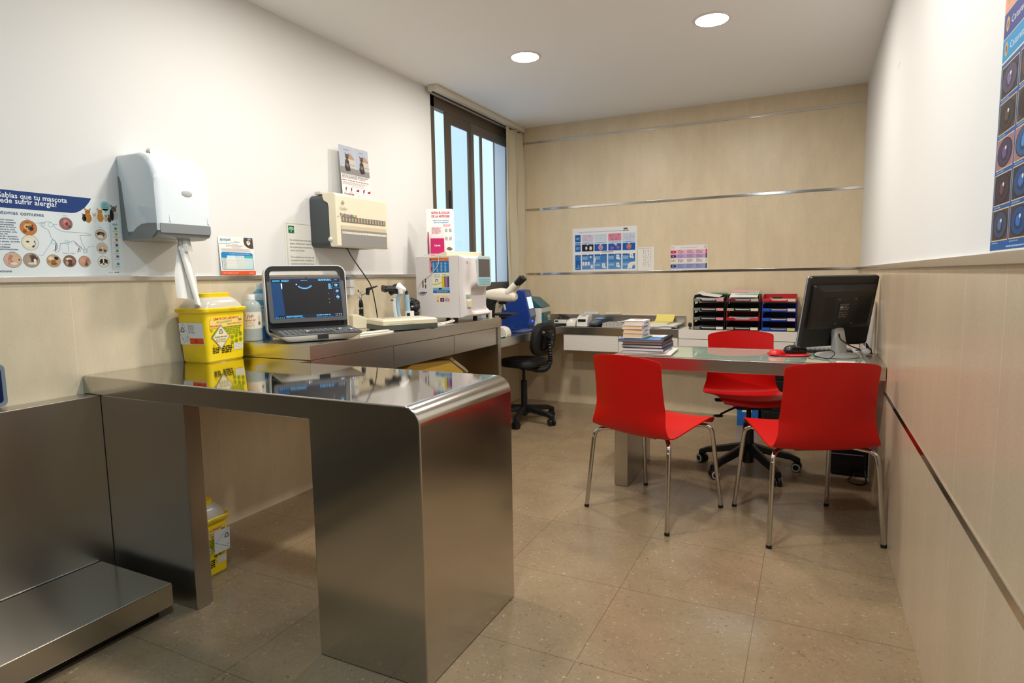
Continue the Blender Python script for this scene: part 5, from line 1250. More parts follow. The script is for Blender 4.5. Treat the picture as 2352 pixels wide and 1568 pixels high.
# local +x points to the operator side (the eyepieces)
m = MB(); m.prism([(-.12, 0), (.06, 0), (.06, .03), (.03, .045), (-.12, .05)], 1, -.075, .075, M_BLACK, .008); part('foot', m, mc)
m = MB(); m.prism([(-.12, .045), (-.05, .045), (-.055, .16), (-.045, .24), (-.01, .265), (-.01, .30), (-.10, .29), (-.125, .2)], 1, -.032, .032, M_BLACK, .01); part('arm', m, mc)
m = MB(); m.box((-.05, -.08, .150), (.12, .075, .165), M_BLACK, .003); m.box((.03, -.11, .142), (.09, -.05, .150), M_BLACK, .003); m.cyl((.02, 0, .12), (.02, 0, .151), .03, M_BLACK, 20); part('stage', m, mc)
m = MB(); m.cone((.02, 0, .252), (.02, 0, .235), .036, .03, M_BLACK, 24)
tur = part('nosepiece', m, mc)
for k, (dx, dy, l) in enumerate(((.018, -.012, .052), (.0, .02, .04), (-.018, -.012, .035))):
    p0 = Vector((.02 + dx * .6, dy * .6, .24)); p1 = Vector((.02 + dx * 1.5, dy * 1.5, .24 - l)); m = MB(); m.cone(p0, p1, .013, .008, mat((176, 174, 168), .3, .7), 16); part('objective', m, tur)
m = MB()
m.loft([[Vector((x0 + q[1] * .0, q[0], zc_ + q[1])) for q in rrect(w_, h_, min(w_, h_) * .42, 5)] for x0, zc_, w_, h_ in ((-.150, .300, .03, .03), (-.13, .303, .06, .06), (-.065, .305, .084, .09), (.01, .305, .094, .104), (.075, .300, .098, .10), (.118, .292, .09, .075), (.134, .290, .06, .04))], M_MW)
hd = part('head', m, mc)
for s_ in (-1, 1):
    p0 = Vector((.072, s_ * .029, .322)); d_ = Vector((.72, 0, .69)).normalized()
    m = MB(); m.cyl(p0, p0 + d_ * .092, .0255, M_MW, 22); m.cyl(p0 + d_ * .088, p0 + d_ * .11, .020, M_BLACK, 20); m.cone(p0 + d_ * .105, p0 + d_ * .165, .0215, .0245, M_BLACK, 22)
    part('eyepiece', m, hd, 'eyepiece tube with black rubber end')
m = MB(); m.cyl((-.06, -.06, .07), (-.06, .06, .07), .024, M_BLACK, 20); part('focus_knob', m, mc)

# ---- blue bench analyser
ba = thing('blue_analyser', 'dark blue wedge-shaped bench analyser with a lit screen in the window corner', 'analyser', (.292, 4.66, LT), math.radians(10))
M_BLUE = mat((14, 52, 128), .38)
m = MB(); m.prism([(-.10, 0), (.13, 0), (.145, .10), (.095, .325), (.05, .335), (-.08, .23), (-.10, .16)], 1, -.11, .11, M_BLUE, .008); part('body', m, ba)
slv = Vector((-.05, 0, .225)).normalized(); nn = Vector((.225, 0, .05)).normalized()
Mf = Matrix(((0, slv.x, nn.x, .145), (1, slv.y, nn.y, -.105), (0, slv.z, nn.z, .10), (0, 0, 0, 1)))
m = MB(); m.box((.0, .0, -.004), (.21, .235, .006), mat((16, 60, 140), .3), .005, M=Mf); fc = part('front_panel', m, ba)
m = MB(); m.box((.03, .075, .004), (.18, .175, .0075), mat((190, 216, 240), .3, emit=.9), .002, M=Mf); part('screen', m, fc, 'lit pale blue screen')
m = MB(); m.box((.03, .01, .004), (.18, .068, .0075), mat((120, 130, 150), .4), .004, M=Mf); part('keypad', m, fc)
m = MB(); m.box((.05, .185, .004), (.16, .222, .0068), mat((96, 104, 120), .4), .003, M=Mf); part('badge_plate', m, fc)
part('status_light', MB().sphere((.152, -.04, .07), .008, mat((30, 80, 255), .3, emit=3.0), seg=12), ba)

# ---- centrifuge
cf = thing('centrifuge', 'white centrifuge with slanted teal lid and red digital readout', 'centrifuge', (.285, 5.02, LT), math.radians(8))
M_TEAL = mat((40, 98, 104), .4)
m = MB(); m.box((-.13, -.14, .002), (.12, .14, .17), M_LACQ, .012); part('body', m, cf)
m = MB(); m.prism([(-.135, .168), (.128, .168), (.122, .178), (.03, .255), (-.06, .262), (-.135, .23)], 1, -.145, .145, M_TEAL, .008); part('lid', m, cf, 'teal lid')
m = MB(); m.prism([(.118, .03), (.152, .03), (.140, .125), (.118, .125)], 1, -.13, .10, M_TEAL, .004); cp_ = part('control_panel', m, cf)
a = Art((.1525, -.13, .03), (0, 1, 0), (-.012, 0, .095), (.095, 0, .012), .001)
a.rect(.09, .018, .215, .075, (140, 160, 150), 1, .004); a.rect(.115, .045, .155, .066, mat((60, 10, 10), .3), 2); a.text('88', .118, .048, .014, (255, 60, 60), 3, w=.03, bold=.02)
m2 = mat((255, 60, 60), .3, emit=2.0); 
for u in (.120, .138): a.rect(u, .047, u + .013, .063, m2, 4)
for k in range(3): a.rect(.165 + .015 * k, .03, .175 + .015 * k, .04, (70, 90, 90), 2)
part('readout', a.mb, cp_)
m = MB(); m.box((.12, -.16, .0), (.13, -.132, .05), M_LACQ, .003); part('power_socket', MB().box((.119, -.138, .02), (.1215, -.105, .062), mat((214, 204, 160), .4), .002), cf); m.bm.free()

# ---- small things on the left arm of the low counter
m = MB(); m.prism([(.0, .0), (.075, .0), (.075, .025), (.068, .05), (.05, .068), (.025, .074), (.0, .074)], 1, 0, .10, M_LACQ, .006)
lp = thing('rounded_label_printer', 'rounded cream desktop printer at the front edge of the low counter', 'printer', (.458, 3.985, LT), math.radians(6))
part('casing', m, lp)
part('feed_strip', MB().box((.0745, .01, .008), (.078, .09, .02), mat((200, 196, 186), .4), .001), lp)
m = MB(); m.box((-.02, -.03, 0), (.02, .03, .006), M_BLACK, .002); m.box((.005, -.02, .006), (.014, -.008, .010), mat((20, 210, 120), .3, emit=1.5), .001)
single('green_light_gadget', m, 'tiny black gadget with a green light on the low counter edge', 'gadget', (.515, 3.945, LT))
tb = thing('tablet', 'pale blue flat tablet lying on the low counter beside the task chair', 'tablet', (.478, 4.42, LT), math.radians(4))
part('body', MB().box((-.055, -.13, 0), (.055, .13, .014), mat((46, 56, 92), .35), .004), tb); part('screen', MB().box((-.05, -.12, .0138), (.05, .12, .0152), mat((120, 140, 180), .2), .001), tb)
gl_ = thing('eyeglasses', 'thin dark rimmed glasses lying on the pale blue tablet', 'glasses', (.478, 4.39, LT + .0175), math.radians(12))
for s_ in (-1, 1):
    m = MB(); m.tube([(s_ * .033 + .026 * math.cos(t * PI / 8), -.0, .022 + .019 * math.sin(t * PI / 8)) for t in range(16)], .0016, M_BLACK, 6, closed=True); part('rim', m, gl_)
    m = MB(); m.tube([(s_ * .058, 0, .026), (s_ * .062, .03, .022), (s_ * .058, .10, .010), (s_ * .054, .125, .003)], .0015, M_BLACK, 6, smooth=3); part('temple', m, gl_)
m = MB(); m.tube([(-.008, 0, .026), (0, .002, .030), (.008, 0, .026)], .0014, M_BLACK, 6); part('bridge', m, gl_)
def mouse(name, label, loc, rz, c, k=1.0):
    t = thing(name, label, 'computer mouse', loc, rz)
    m = MB(); m.loft([[(x * f + 0, y * g - .0, z * k) for x, y in rrect(.062 * k, .108 * k, .028 * k, 6)] for f, g, z in ((.94, .96, 0), (1, 1, .008), (.96, .97, .018), (.82, .86, .029), (.55, .62, .036), (.2, .25, .038))], mat(c, .3)); part('shell', m, t)
    part('scroll_wheel', MB().cyl((-.004, .028 * k, .031 * k), (.004, .028 * k, .031 * k), .008, M_BLACK, 14), t)
    return t
mouse('computer_mouse', 'black computer mouse on the low counter behind the task chair', (.505, 4.66, LT), .1, (16, 16, 18))
kb2 = thing('black_keyboard', 'black keyboard lying in the corner of the low counter', 'keyboard', (.495, 4.90, LT), math.radians(86))
part('casing', MB().box((-.17, -.045, 0), (.17, .045, .014), M_BLACK, .004), kb2)
m = MB()
for i in range(14):
    for j in range(5): m.box((-.158 + .0226 * i, -.040 + .0162 * j, .013), (-.138 + .0226 * i, -.026 + .0162 * j, .019), mat((30, 30, 32), .5), .0015)
part('keys', m, kb2)
m = MB()
for k in range(4):
    m.tube([(.40 + .03 * k, 5.16, LT + .006), (.46, 5.20 + .015 * k, LT + .03 + .02 * k), (.52 + .02 * k, 5.22, LT + .012), (.60 + .03 * k, 5.24, LT + .02), (.66, 5.20 + .02 * k, LT + .005)], .0035, M_BLACK, 8, smooth=8)
m.tube([(.41, 5.24, LT + .02), (.42, 5.26, LT + .075), (.45, 5.25, LT + .09), (.50, 5.25, LT + .06), (.58, 5.26, LT + .05)], .003, M_BLACK, 8, smooth=8)
single('black_cables', m, 'tangle of black cables in the back left corner of the low counter', 'cable')
ps = thing('power_strip', 'white power strip lying among the black cables in the counter corner', 'power strip', (.52, 5.118, LT), math.radians(0))
part('casing', MB().box((-.06, -.02, .018), (.06, .02, .05), M_LACQ, .004), ps)
m = MB(); m.box((-.05, -.021, .03), (-.02, -.0195, .045), M_BLACK); part('switch', m, ps)
part('riser', MB().box((-.05, -.018, 0), (.05, .018, .019), M_BLACK, .003), ps)

# ---- on the back arm
def printer(name, label, x0, x1, y0, h, slot):
    t = thing(name, label, 'printer', ((x0 + x1) / 2, y0 + .075, LT))
    w_ = x1 - x0
    m = MB(); m.prism([(-.075, 0), (.075, 0), (.075, h), (.0, h), (-.05, h * .82), (-.072, h * .5)], 0, -w_ / 2, w_ / 2, M_LACQ, .008); part('casing', m, t)
    if slot:
        part('paper_slot', MB().box((-w_ * .36, -.0745, h * .40), (w_ * .36, -.058, h * .66), M_BLACK, .004), t); part('lid_window', MB().box((-w_ * .2, -.03, h * .93), (w_ * .2, .02, h * .985), mat((190, 180, 150), .4), .002), t)
    else: part('button', MB().sphere((0, -.055, h * .83), .008, mat((255, 190, 140), .3, emit=1.2), seg=10), t)
    return t
printer('low_label_printer', 'small low white label printer with a glowing orange button', .605, .690, 5.02, .062, False)
printer('label_printer', 'white label printer with black front slot on the back counter', .700, .800, 5.02, .098, True)
pt = thing('card_terminal', 'blue and grey card payment terminal on the back counter', 'card terminal', (.865, 5.12, LT), math.radians(-12))
m = MB(); m.prism([(-.085, .012), (.085, .03), (.085, .066), (.02, .064), (-.085, .026)], 0, -.045, .045, mat((50, 66, 92), .4), .006); part('body', m, pt)
m = MB(); m.prism([(.0, .0625), (.07, .0665), (.07, .0685), (.0, .0645)], 0, -.034, .034, mat((110, 150, 214), .25, emit=.25)); part('screen', m, pt)
m = MB(); R = random.Random(5)
for i in range(3):
    for j in range(4):
        y = -.075 + .018 * j; z = .0275 + (y + .085) * .362
        m.box((-.030 + .021 * i, y, z), (-.014 + .021 * i, y + .012, z + .006), mat(((70, 160, 90) if (i == 2 and j == 0) else (200, 170, 60) if (i == 1 and j == 0) else (150, 156, 166)), .4), .001)
part('keypad', m, pt); part('stand', MB().box((-.04, -.07, 0), (.04, .08, .024), M_BLACK, .004), pt)
rk = thing('tube_rack', 'clear grey rack lying on the back counter beside the payment terminal', 'rack', (1.07, 5.13, LT))
m = MB(); m.box((-.14, -.10, 0), (.14, .10, .008), mat((170, 166, 158), .3), .002); part('base', m, rk)
m = MB()
for j in range(5): m.box((-.138, -.095 + .045 * j, .008), (.138, -.087 + .045 * j, .034), mat((176, 172, 164), .3), .001)
for i in range(9): m.box((-.138 + .0338 * i, -.095, .012), (-.133 + .0338 * i, .093, .030), mat((176, 172, 164), .3), .001)
part('dividers', m, rk)
sy = thing('syringe', 'clear syringe with yellow tip lying on the grey rack', 'syringe', (1.13, 5.12, LT + .0345), math.radians(20))
part('barrel', MB().cyl((-.05, 0, .009), (.01, 0, .009), .008, mat((206, 206, 200), .2), 16), sy); part('tip', MB().cone((.01, 0, .009), (.032, 0, .009), .009, .006, mat((226, 190, 30), .4), 16), sy); part('plunger', MB().cyl((-.085, 0, .009), (-.05, 0, .009), .004, M_LACQ, 10), sy)
# paper stack and yellow pad
for k in range(3):
    m = MB(); m.box((-.105, -.148, 0), (.105, .148, .010), mat(((228, 226, 222), (206, 206, 208), (236, 234, 228))[k], .7), .001)
    single('paper_stack', m, ('lowest white paper stack under the yellow pad on the back counter', 'grey-white middle paper stack under the yellow pad', 'white top paper stack directly under the yellow pad')[k], 'papers', (1.435 + .012 * k, 5.135 - .004 * k, LT + .0102 * k), math.radians((-4, 7, -2)[k]), 'papers on the back counter')
yp = thing('yellow_notepad', 'yellow writing pad with its top sheets folded up against the upstand', 'notepad', (1.415, 5.135, LT + .031), math.radians(-3))
part('pad', MB().box((-.08, -.11, 0), (.08, .10, .014), mat((224, 214, 150), .7), .001), yp)
m = MB(); m.grid(lambda u, v: (-.078 + .156 * u, .085 + .030 * math.sin(v * 2.0) + .035 * v, .014 + .055 * v), 6, 12, mat((236, 218, 120), .7), .0015); part('folded_sheets', m, yp)
for k, (x, l_) in enumerate(((.745, 'flat white box lying on the steel upstand, left one above the printers'), (.952, 'flat cream box lying on the steel upstand, right one above the rack'))):
    bxm = MB(); bxm.box((-.072, -.0085, 0), (.072, .0085, .020), (mat((214, 220, 228), .5), M_CREAM)[k], .003)
    single('flat_box', bxm, l_, 'box', (x, D - .0125, LT + .091), 0, 'flat boxes on the upstand')

# ================================================================== white cabinet: letter trays
M_TB = mat((20, 20, 22), .4); M_TR = mat((176, 16, 26), .4); M_TBL = mat((18, 56, 150), .4); M_TDR = mat((96, 20, 30), .4)
TX = (1.815, 2.068, 2.326); TP = .0735
def tray(col, lvl, mm, lab1, lab2, label):
    """open-fronted letter tray with a dipped front lip and stacking posts"""
    w_, d_, h_ = .236, .285, .052
    t = thing('letter_tray', label, 'letter tray', (TX[col], 5.0, LT + TP * lvl), 0, 'letter trays stacked on the white cabinet')
    m = MB()
    m.box((-w_ / 2, 0, .004), (w_ / 2, d_, .008), mm, .001); m.box((-w_ / 2, d_ - .004, .004), (w_ / 2, d_, h_), mm, .001)
    for s_ in (-1, 1): m.prism([(0, .004), (d_, .004), (d_, h_), (.06, h_), (.015, .026), (0, .024)], 0, s_ * w_ / 2 - (.0035 if s_ > 0 else 0), s_ * w_ / 2 + (.0035 if s_ < 0 else 0), mm)
    m.prism([(-w_ / 2, .002), (w_ / 2, .002), (w_ / 2, .026), (w_ * .27, .026), (w_ * .2, .012), (-w_ * .2, .012), (-w_ * .27, .026), (-w_ / 2, .026)], 1, -.003, .001, mm)
    part('tray_body', m, t)
    for s_ in (-1, 1):
        for y in ((.05, d_ - .03) if lvl < 3 else ()): part('stacking_post', MB().box((s_ * w_ / 2 - .004, y - .012, .0), (s_ * w_ / 2 + .004, y + .012, TP - .001), mm, .001), t)
    if lab1: part('label_holder', MB().box((-w_ / 2 + .004, -.0055, .004), (-w_ * .27, -.0025, .025), mat(lab1, .35), .001), t)
    if lab2:
        mb = MB(); mb.box((w_ * .25, -.0055, .004), (w_ / 2 - .006, -.0025, .025), mat(lab2, .5), .001)
        part('paper_label', mb, t)
    return t
GY = (118, 122, 112); PK = (228, 150, 150)
spec = (((M_TB, GY, (226, 222, 210), 'black letter tray at the bottom of the left stack'), (M_TB, GY, (232, 130, 150), 'black letter tray second from the bottom of the left stack'), (M_TB, GY, PK, 'black letter tray third from the bottom of the left stack'), (M_TB, GY, PK, 'topmost black letter tray of the left stack')),
        ((M_TB, (150, 148, 140), (222, 216, 198), 'black letter tray at the bottom of the middle stack'), (M_TR, (170, 20, 34), (190, 60, 70), 'bright red letter tray second from the bottom of the middle stack'), (M_TB, (176, 170, 140), (224, 220, 190), 'black letter tray third from the bottom of the middle stack'), (M_TDR, None, (186, 176, 166), 'topmost dark red letter tray of the middle stack')),
        ((M_TBL, (30, 90, 190), (206, 206, 110), 'blue letter tray with yellow label at the bottom of the right stack'), (M_TBL, (30, 90, 190), (222, 200, 206), 'blue letter tray second from the bottom of the right stack'), (M_TBL, (30, 90, 190), (206, 212, 220), 'blue letter tray third from the bottom of the right stack'), (M_TR, (196, 40, 44), (226, 200, 196), 'topmost red letter tray of the right stack')))
for c in range(3):
    for l in range(4): tray(c, l, *spec[c][l])
pn = (('left', 'middle', 'right'), ('bottom', 'second-lowest', 'third-lowest', 'top'))
R = random.Random(12)
PC = ((206, 202, 194), (180, 178, 178), (206, 190, 180), (216, 214, 210))
for c in range(3):
    for l in range(4):
        for k in range(2 if (l == 3 and c < 2) or (c == 1 and l == 1) else 1):
            h_ = .005 if k == 0 else .004; zb = LT + TP * l + .0150 + (.0070 if k else 0)
            y0_ = R.uniform(.0, .02); dip = .006
            m = MB(); m.grid(lambda u, v: (-.105 + .21 * u, y0_ + .004 + .250 * v, (.006 * abs(2 * u - 1) ** 2) * (1 - v) + .004 * math.sin(v * 3) * (k + l * .2)), 10, 10, mat(PC[(c + l + k) % 4] if not (c == 2 and l == 3) else (214, 200, 180), .7), h_)
            single('paper_sheaf', m, ('upper' if k else 'lower' if (l == 3 and c < 2) or (c == 1 and l == 1) else 'single') + ' paper sheaf in the ' + pn[1][l] + ' tray of the ' + pn[0][c] + ' stack', 'papers', (TX[c] + R.uniform(-.005, .005), 5.0, zb), 0, 'papers in the letter trays')
# loose top sheets and oddments
zt = LT + TP * 3
m = MB()
def fold(u, v):
    t = u * PI * 1.15
    return (-.08 + (.02 * math.cos(t + 1.2) if u < .35 else (u - .35) * .24), .04 + .20 * v, .062 + .016 * math.sin(min(t * 1.8, PI)) + .010 * v - .028 * u)
m.grid(fold, 24, 8, mat((232, 232, 230), .7), .003)
single('folded_paper', m, 'folded white paper curling up on top of the left tray stack', 'paper', (TX[0], 5.0, zt), 0)
m = MB(); m.grid(lambda u, v: (-.02 + .13 * u, .255 + .02 * v, .050 + .012 * v), 4, 8, mat((96, 130, 96), .7), .002); single('green_leaflet', m, 'green printed sheet behind the folded paper on the left tray stack', 'paper', (TX[0], 5.0, zt))
a = Art((TX[1] - .10, 5.005, zt + .038), (1, 0, 0), (0, .26, .048), (0, -.048, .26), .001)
a.mb.grid(lambda u, v: (TX[1] - .10 + .205 * u, 5.005 + .26 * v, zt + .0365 + .048 * v), 2, 4, M_PAPER, .0015)
PW = math.hypot(.26, .048)
a.rect(.0, PW * .62, .205, PW, (232, 172, 176), 1); a.poly([(.02, PW * .40), (.10, PW * .52), (.205, PW * .92), (.205, PW * .30)], (176, 206, 176), 2); a.poly([(.04, PW * .62), (.10, PW * .66), (.16, PW * .8), (.06, PW * .8)], (220, 190, 184), 3)
single('pink_green_leaflet', a.mb, 'pink and green printed leaflet on top of the middle tray stack', 'leaflet', (TX[1], 5.0, zt), 0, world=True)
ky = thing('key_case', 'black key case lying on papers in the topmost red tray', 'keys', (TX[2] - .02, 5.12, zt + .0235), .3)
part('case', MB().box((-.035, -.014, 0), (.035, .014, .012), M_BLACK, .004), ky); m = MB(); m.tube([(-.045 + .011 * math.cos(t * PI / 6), .011 * math.sin(t * PI / 6), .004) for t in range(12)], .0012, M_CHROME, 6, closed=True); part('key_ring', m, ky)
st = thing('black_stapler', 'small black gadget with metal clip standing left of the letter trays', 'stapler', (1.672, 5.02, LT), .2)
part('body', MB().box((-.014, -.02, .018), (.014, .03, .052), M_BLACK, .008), st); part('metal_clip', MB().box((-.009, -.018, 0), (.009, .012, .02), mat((150, 140, 110), .3, .8), .003), st)
# red folder between the trays and the monitor
m = MB(); m.box((-.006, -.13, 0), (.006, .13, .115), mat((150, 14, 24), .5), .002); single('red_folder', m, 'red folder standing upright right of the blue letter trays', 'folder', (2.475, 5.15, LT))

# ================================================================== posters on the back wall
a = back_art(D, .0012); pb = a.px
X0, X1, Z0, Z1 = .563, 1.159, 1.2245, 1.614
a.mb.box((X0, D - .0009, Z0), (X1, D - .0003, Z1), M_PAPER)
a.rect(X0, Z0, X1, Z1, (226, 226, 224), 0)
G = lambda f, g: (X0 + (X1 - X0) * f, Z0 + (Z1 - Z0) * g)
DB = (18, 92, 164)
a.text('MANEJO DE OTOCITOLOGÍA Y CITOLOGÍA DE DERMATITIS EN EL GATO MEDIANTE TINCIÓN', *G(.1, .895), .0085, (60, 100, 150), 3, w=.40)
a.rect(*G(.80, .93), *G(.86, .965), (90, 76, 66), 2); a.words(*G(.785, .895), *G(.88, .92), 1, (80, 70, 66), 3)
for g0, g1 in ((.68, .85), (.63, .66), (.46, .62)): a.rect(*G(.04, g0), *G(.13, g1), DB, 1, .003)
a.rect(*G(.04, .04), *G(.13, .385), DB, 1, .003)
a.words(*G(.06, .74), *G(.115, .79), 3, (170, 200, 226), 2); a.words(*G(.055, .51), *G(.12, .57), 3, (150, 190, 220), 2); a.ring(*G(.085, .31), .017, .004, (110, 160, 210), 2, 18); a.ring(*G(.085, .12), .01, .004, (170, 200, 226), 2, 14, -120, 120); a.words(*G(.055, .06), *G(.12, .09), 2, (150, 190, 220), 2)
R = random.Random(3)
cols = ((.15, .335), (.35, .545), (.565, .765), (.785, .975))
bg = ((202, 190, 204), (196, 206, 216), (206, 130, 150), (192, 200, 216))
for k, (f0, f1) in enumerate(cols):
    a.rect(*G(f0, .685), *G(f1, .85), bg[k], 1, .004)
    for i in range(10):
        c = ((150, 126, 160), (120, 140, 160), (90, 30, 60), (110, 120, 150))[k]
        if k == 1 and i > 3: continue
        a.blob(*G(R.uniform(f0 + .02, f1 - .02), R.uniform(.705, .83)), R.uniform(.002, .006), R.uniform(.002, .006), c, 2, i + 20 * k, 8, .5)
    a.rect(*G(f0, .635), *G(f1, .675), (170, 196, 222), 1); a.words(*G(f0 + .05, .648), *G(f1 - .05, .662), 1, (70, 100, 140), 2, seed=k)
    a.rect(*G(f0, .465), *G(f1, .625), (26, 24, 34) if k == 0 else (22, 84, 168), 1, .004)
    a.poly([G((f0 + f1) / 2 - .015, .626), G((f0 + f1) / 2 + .015, .626), G((f0 + f1) / 2, .60)], (226, 226, 224), 2)
    if k == 0: a.blob(*G(f0 + .07, .54), .011, .018, (214, 208, 206), 3, 1); a.blob(*G(f0 + .14, .535), .015, .020, (224, 220, 220), 3, 2)
    elif k == 2: a.blob(*G(f0 + .06, .525), .022, .014, (150, 90, 140), 3, 3); a.blob(*G(f0 + .15, .535), .015, .015, (170, 90, 110), 3, 4); a.blob(*G(f0 + .12, .60), .013, .011, (206, 170, 190), 3, 5)
    else:
        a.blob(*G((f0 + f1) / 2, .545), .024, .026, ((206, 150, 166), 0, 0, (196, 120, 100))[k - 1] if k == 1 else (196, 120, 100), 3, 6 + k, 14, .2); a.blob(*G((f0 + f1) / 2, .545), .013, .014, (150, 80, 90), 4, 9, 10, .3); a.blob(*G((f0 + f1) / 2, .55), .007, .007, (222, 180, 170), 5, 10, 8, .3)
    a.rect(*G(f0, .045), *G(f1, .385), (84, 140, 194), 1); a.rect(*G(f0, .21), *G(f1, .385), (62, 122, 182), 2); a.rect(*G(f0, .365), *G(f1, .39), (20, 80, 146), 3); a.poly([G((f0 + f1) / 2 - .012, .391), G((f0 + f1) / 2 + .012, .391), G((f0 + f1) / 2, .372)], (226, 226, 224), 4)
    a.words(*G(f0 + .01, .27), *G(f0 + .10, .345), 5, (170, 206, 232), 4, seed=k + 3); a.words(*G(f0 + .01, .12), *G(f0 + .10, .17), 3, (180, 210, 234), 4, seed=k + 9)
def pack(f, g, s=1.0): a.rect(*G(f, g), *G(f + .045 * s, g + .10 * s), (228, 228, 226), 5, .003); a.rect(*G(f + .026 * s, g - .012 * s), *G(f + .06 * s, g + .03 * s), (206, 222, 232), 6, .003); a.blob(*G(f + .024 * s, g + .055 * s), .006 * s, .01 * s, (190, 160, 130), 6, 4)
for f, g in ((.47, .08), (.69, .27), (.69, .09), (.895, .29)): pack(f, g)
for k in range(3): a.rect(*G(.158 + .042 * k, .14), *G(.19 + .042 * k, .225), (226, 222, 220), 5, .004)
a.blob(*G(.2, .135), .01, .006, (220, 110, 150), 6, 3); a.rect(*G(.29, .07), *G(.325, .155), (228, 214, 210), 5, .004); a.ell(*G(.29, .33), .009, .009, (222, 226, 228), 5, 12); a.poly([G(.33, .2), G(.36, .2), G(.37, .27), G(.35, .35), G(.335, .27)], (226, 222, 218), 6)
a.poly([G(.87, .06), G(.865, .15), G(.90, .19), G(.975, .21), G(.975, .13), G(.94, .12), G(.925, .06)], (228, 226, 220), 5); a.poly([G(.855, .055), G(.93, .055), G(.93, .085), G(.855, .085)], (226, 224, 220), 6)
a.rect(*G(.47, .432), *G(.64, .448), (110, 96, 90), 2)
single('cytology_poster', a.mb, 'large white and blue cytology poster with rows of pictures on the back wall', 'poster')

a = back_art(D, .0012); X0, X1, Z0, Z1 = 1.168, 1.310, 1.2225, 1.426
a.mb.box((X0, D - .0009, Z0), (X1, D - .0003, Z1), M_PAPER); a.rect(X0, Z0, X1, Z1, (230, 226, 216), 0)
G = lambda f, g: (X0 + (X1 - X0) * f, Z0 + (Z1 - Z0) * g)
a.line([G(.04, .94), G(.8, .95)], .0024, (150, 110, 80), 2); R = random.Random(8)
for cx_ in (.36, .5, .64, .78):
    g = .88
    while g > .18:
        h_ = R.uniform(.02, .07); a.line([G(cx_ + R.uniform(-.04, .04), g), G(cx_ + R.uniform(-.05, .05), g - h_ * .5), G(cx_ + R.uniform(-.04, .04), g - h_)], .0022, (96, 60, 56), 2); g -= h_ + R.uniform(.01, .05)
single('handwritten_note', a.mb, 'small white note with handwriting beside the cytology poster', 'note')

a = back_art(D, .0012); X0, X1, Z0, Z1 = 1.452, 1.755, 1.2235, 1.430
a.mb.box((X0, D - .0009, Z0), (X1, D - .0003, Z1), M_PAPER); a.rect(X0, Z0, X1, Z1, (228, 224, 226), 0)
for g0, g1, c, c2, tx in ((.64, .82, (232, 180, 188), (196, 36, 56), 'A'), (.47, .64, (186, 160, 206), (70, 30, 86), 'B'), (.28, .47, (228, 224, 214), (214, 200, 150), 'C'), (.05, .25, (140, 156, 200), (34, 42, 86), 'D')):
    a.rect(*G(0, g0), *G(.985, g1), c, 1); m_ = (g0 + g1) / 2
    a.poly([G(.0, m_ - .055), G(.12, m_ - .055), G(.155, m_ - .02), G(.155, m_ + .02), G(.12, m_ + .055), G(.0, m_ + .055)], c2, 2); a.text(tx, *G(.07, m_ - .025), .0105, (230, 224, 220) if tx != 'C' else (120, 100, 60), 3, align='c', bold=.02)
    a.rect(*G(.95, g0), *G(.985, g1 + .005), c2, 2)
    for k in range(3): a.words(*G(.2 + .25 * k, g0 + .02), *G(.38 + .25 * k, g1 - .02), 4, (140, 110, 140), 2, seed=k, ragged=.5)
a.text('CLASIFICACIÓN DE LA DERMATITIS', *G(.5, .885), .007, (206, 90, 110), 3, w=.14, align='c'); a.ring(*G(.945, .91), .011, .003, (186, 60, 84), 2, 18); a.words(*G(.02, .88), *G(.1, .93), 2, (150, 120, 170), 2)
single('classification_chart', a.mb, 'small chart with red, purple, cream and blue bands on the back wall', 'chart')

# ================================================================== right wall poster
a = right_art(.0012)
m = a.mb; py1, py0 = 1.578, .82
m.box((W - .0009, py0, 1.2225), (W - .0003, py1, 2.02), M_PAPER)
u0, u1 = -py1, -py0; NB = (30, 84, 146)
a.rect(u0, 1.2225, u1, 2.02, (222, 214, 196), 0); a.rect(u0 + .004, 1.226, u1, 1.592, NB, 1)
a.rect(u0 + .004, 1.596, u1, 1.638, (24, 140, 190), 2); a.rect(u0 + .004, 1.640, u1, 1.688, (44, 54, 128), 2); a.rect(u0 + .004, 1.690, u1, 1.74, (226, 150, 124), 2); a.rect(u0 + .004, 1.745, u1, 2.01, (222, 212, 190), 1)
for k, v in enumerate((1.617, 1.664, 1.715)):
    a.ell(u0 + .030, v, .011, .014, (200, 156, 96), 3, 14); a.ell(u0 + .030, v, .005, .007, (120, 80, 50), 4, 10)
    a.text(('Catarata incipiente', 'Catarata inmadura', 'Catarata madura')[k], u0 + .055, v - .007, .013, (222, 226, 236) if k < 2 else (170, 70, 60), 3, w=.2)
irs = ((92, 110, 150), (180, 90, 110), (100, 66, 78), (44, 110, 190), (110, 84, 130), (60, 110, 180), (90, 72, 60), (70, 140, 210), (130, 110, 150), (70, 46, 40), (90, 120, 140), (150, 90, 90))
for r in range(5):
    for c in range(6):
        x = u0 + .014 + .121 * c; v = 1.245 + .0695 * r; k = (r * 2 + c * 3) % 12
        a.rect(x - .002, v - .001, x + .110, v + .061, (214, 190, 150), 2); a.rect(x, v + .001, x + .108, v + .059, ((70, 54, 50), (160, 110, 110), (46, 40, 46))[k % 3], 3)
        a.ell(x + .054, v + .030, .051, .0275, (34, 26, 30), 4, 22); a.ell(x + .054, v + .030, .046, .0255, tuple(int(q * .62) for q in irs[k]), 5, 22); a.ell(x + .052, v + .029, .022, .015, tuple(int(q * .42) for q in irs[k]), 6, 18); a.blob(x + .052, v + .031, .017, .013, tuple(int(q * .95) for q in irs[k]), 7, k + 3, 14, .3); a.ell(x + .062, v + .038, .005, .004, (222, 226, 232), 8, 10)
        a.words(x + .004, v - .0065, x + .06, v - .003, 1, (150, 180, 214), 3, seed=k)
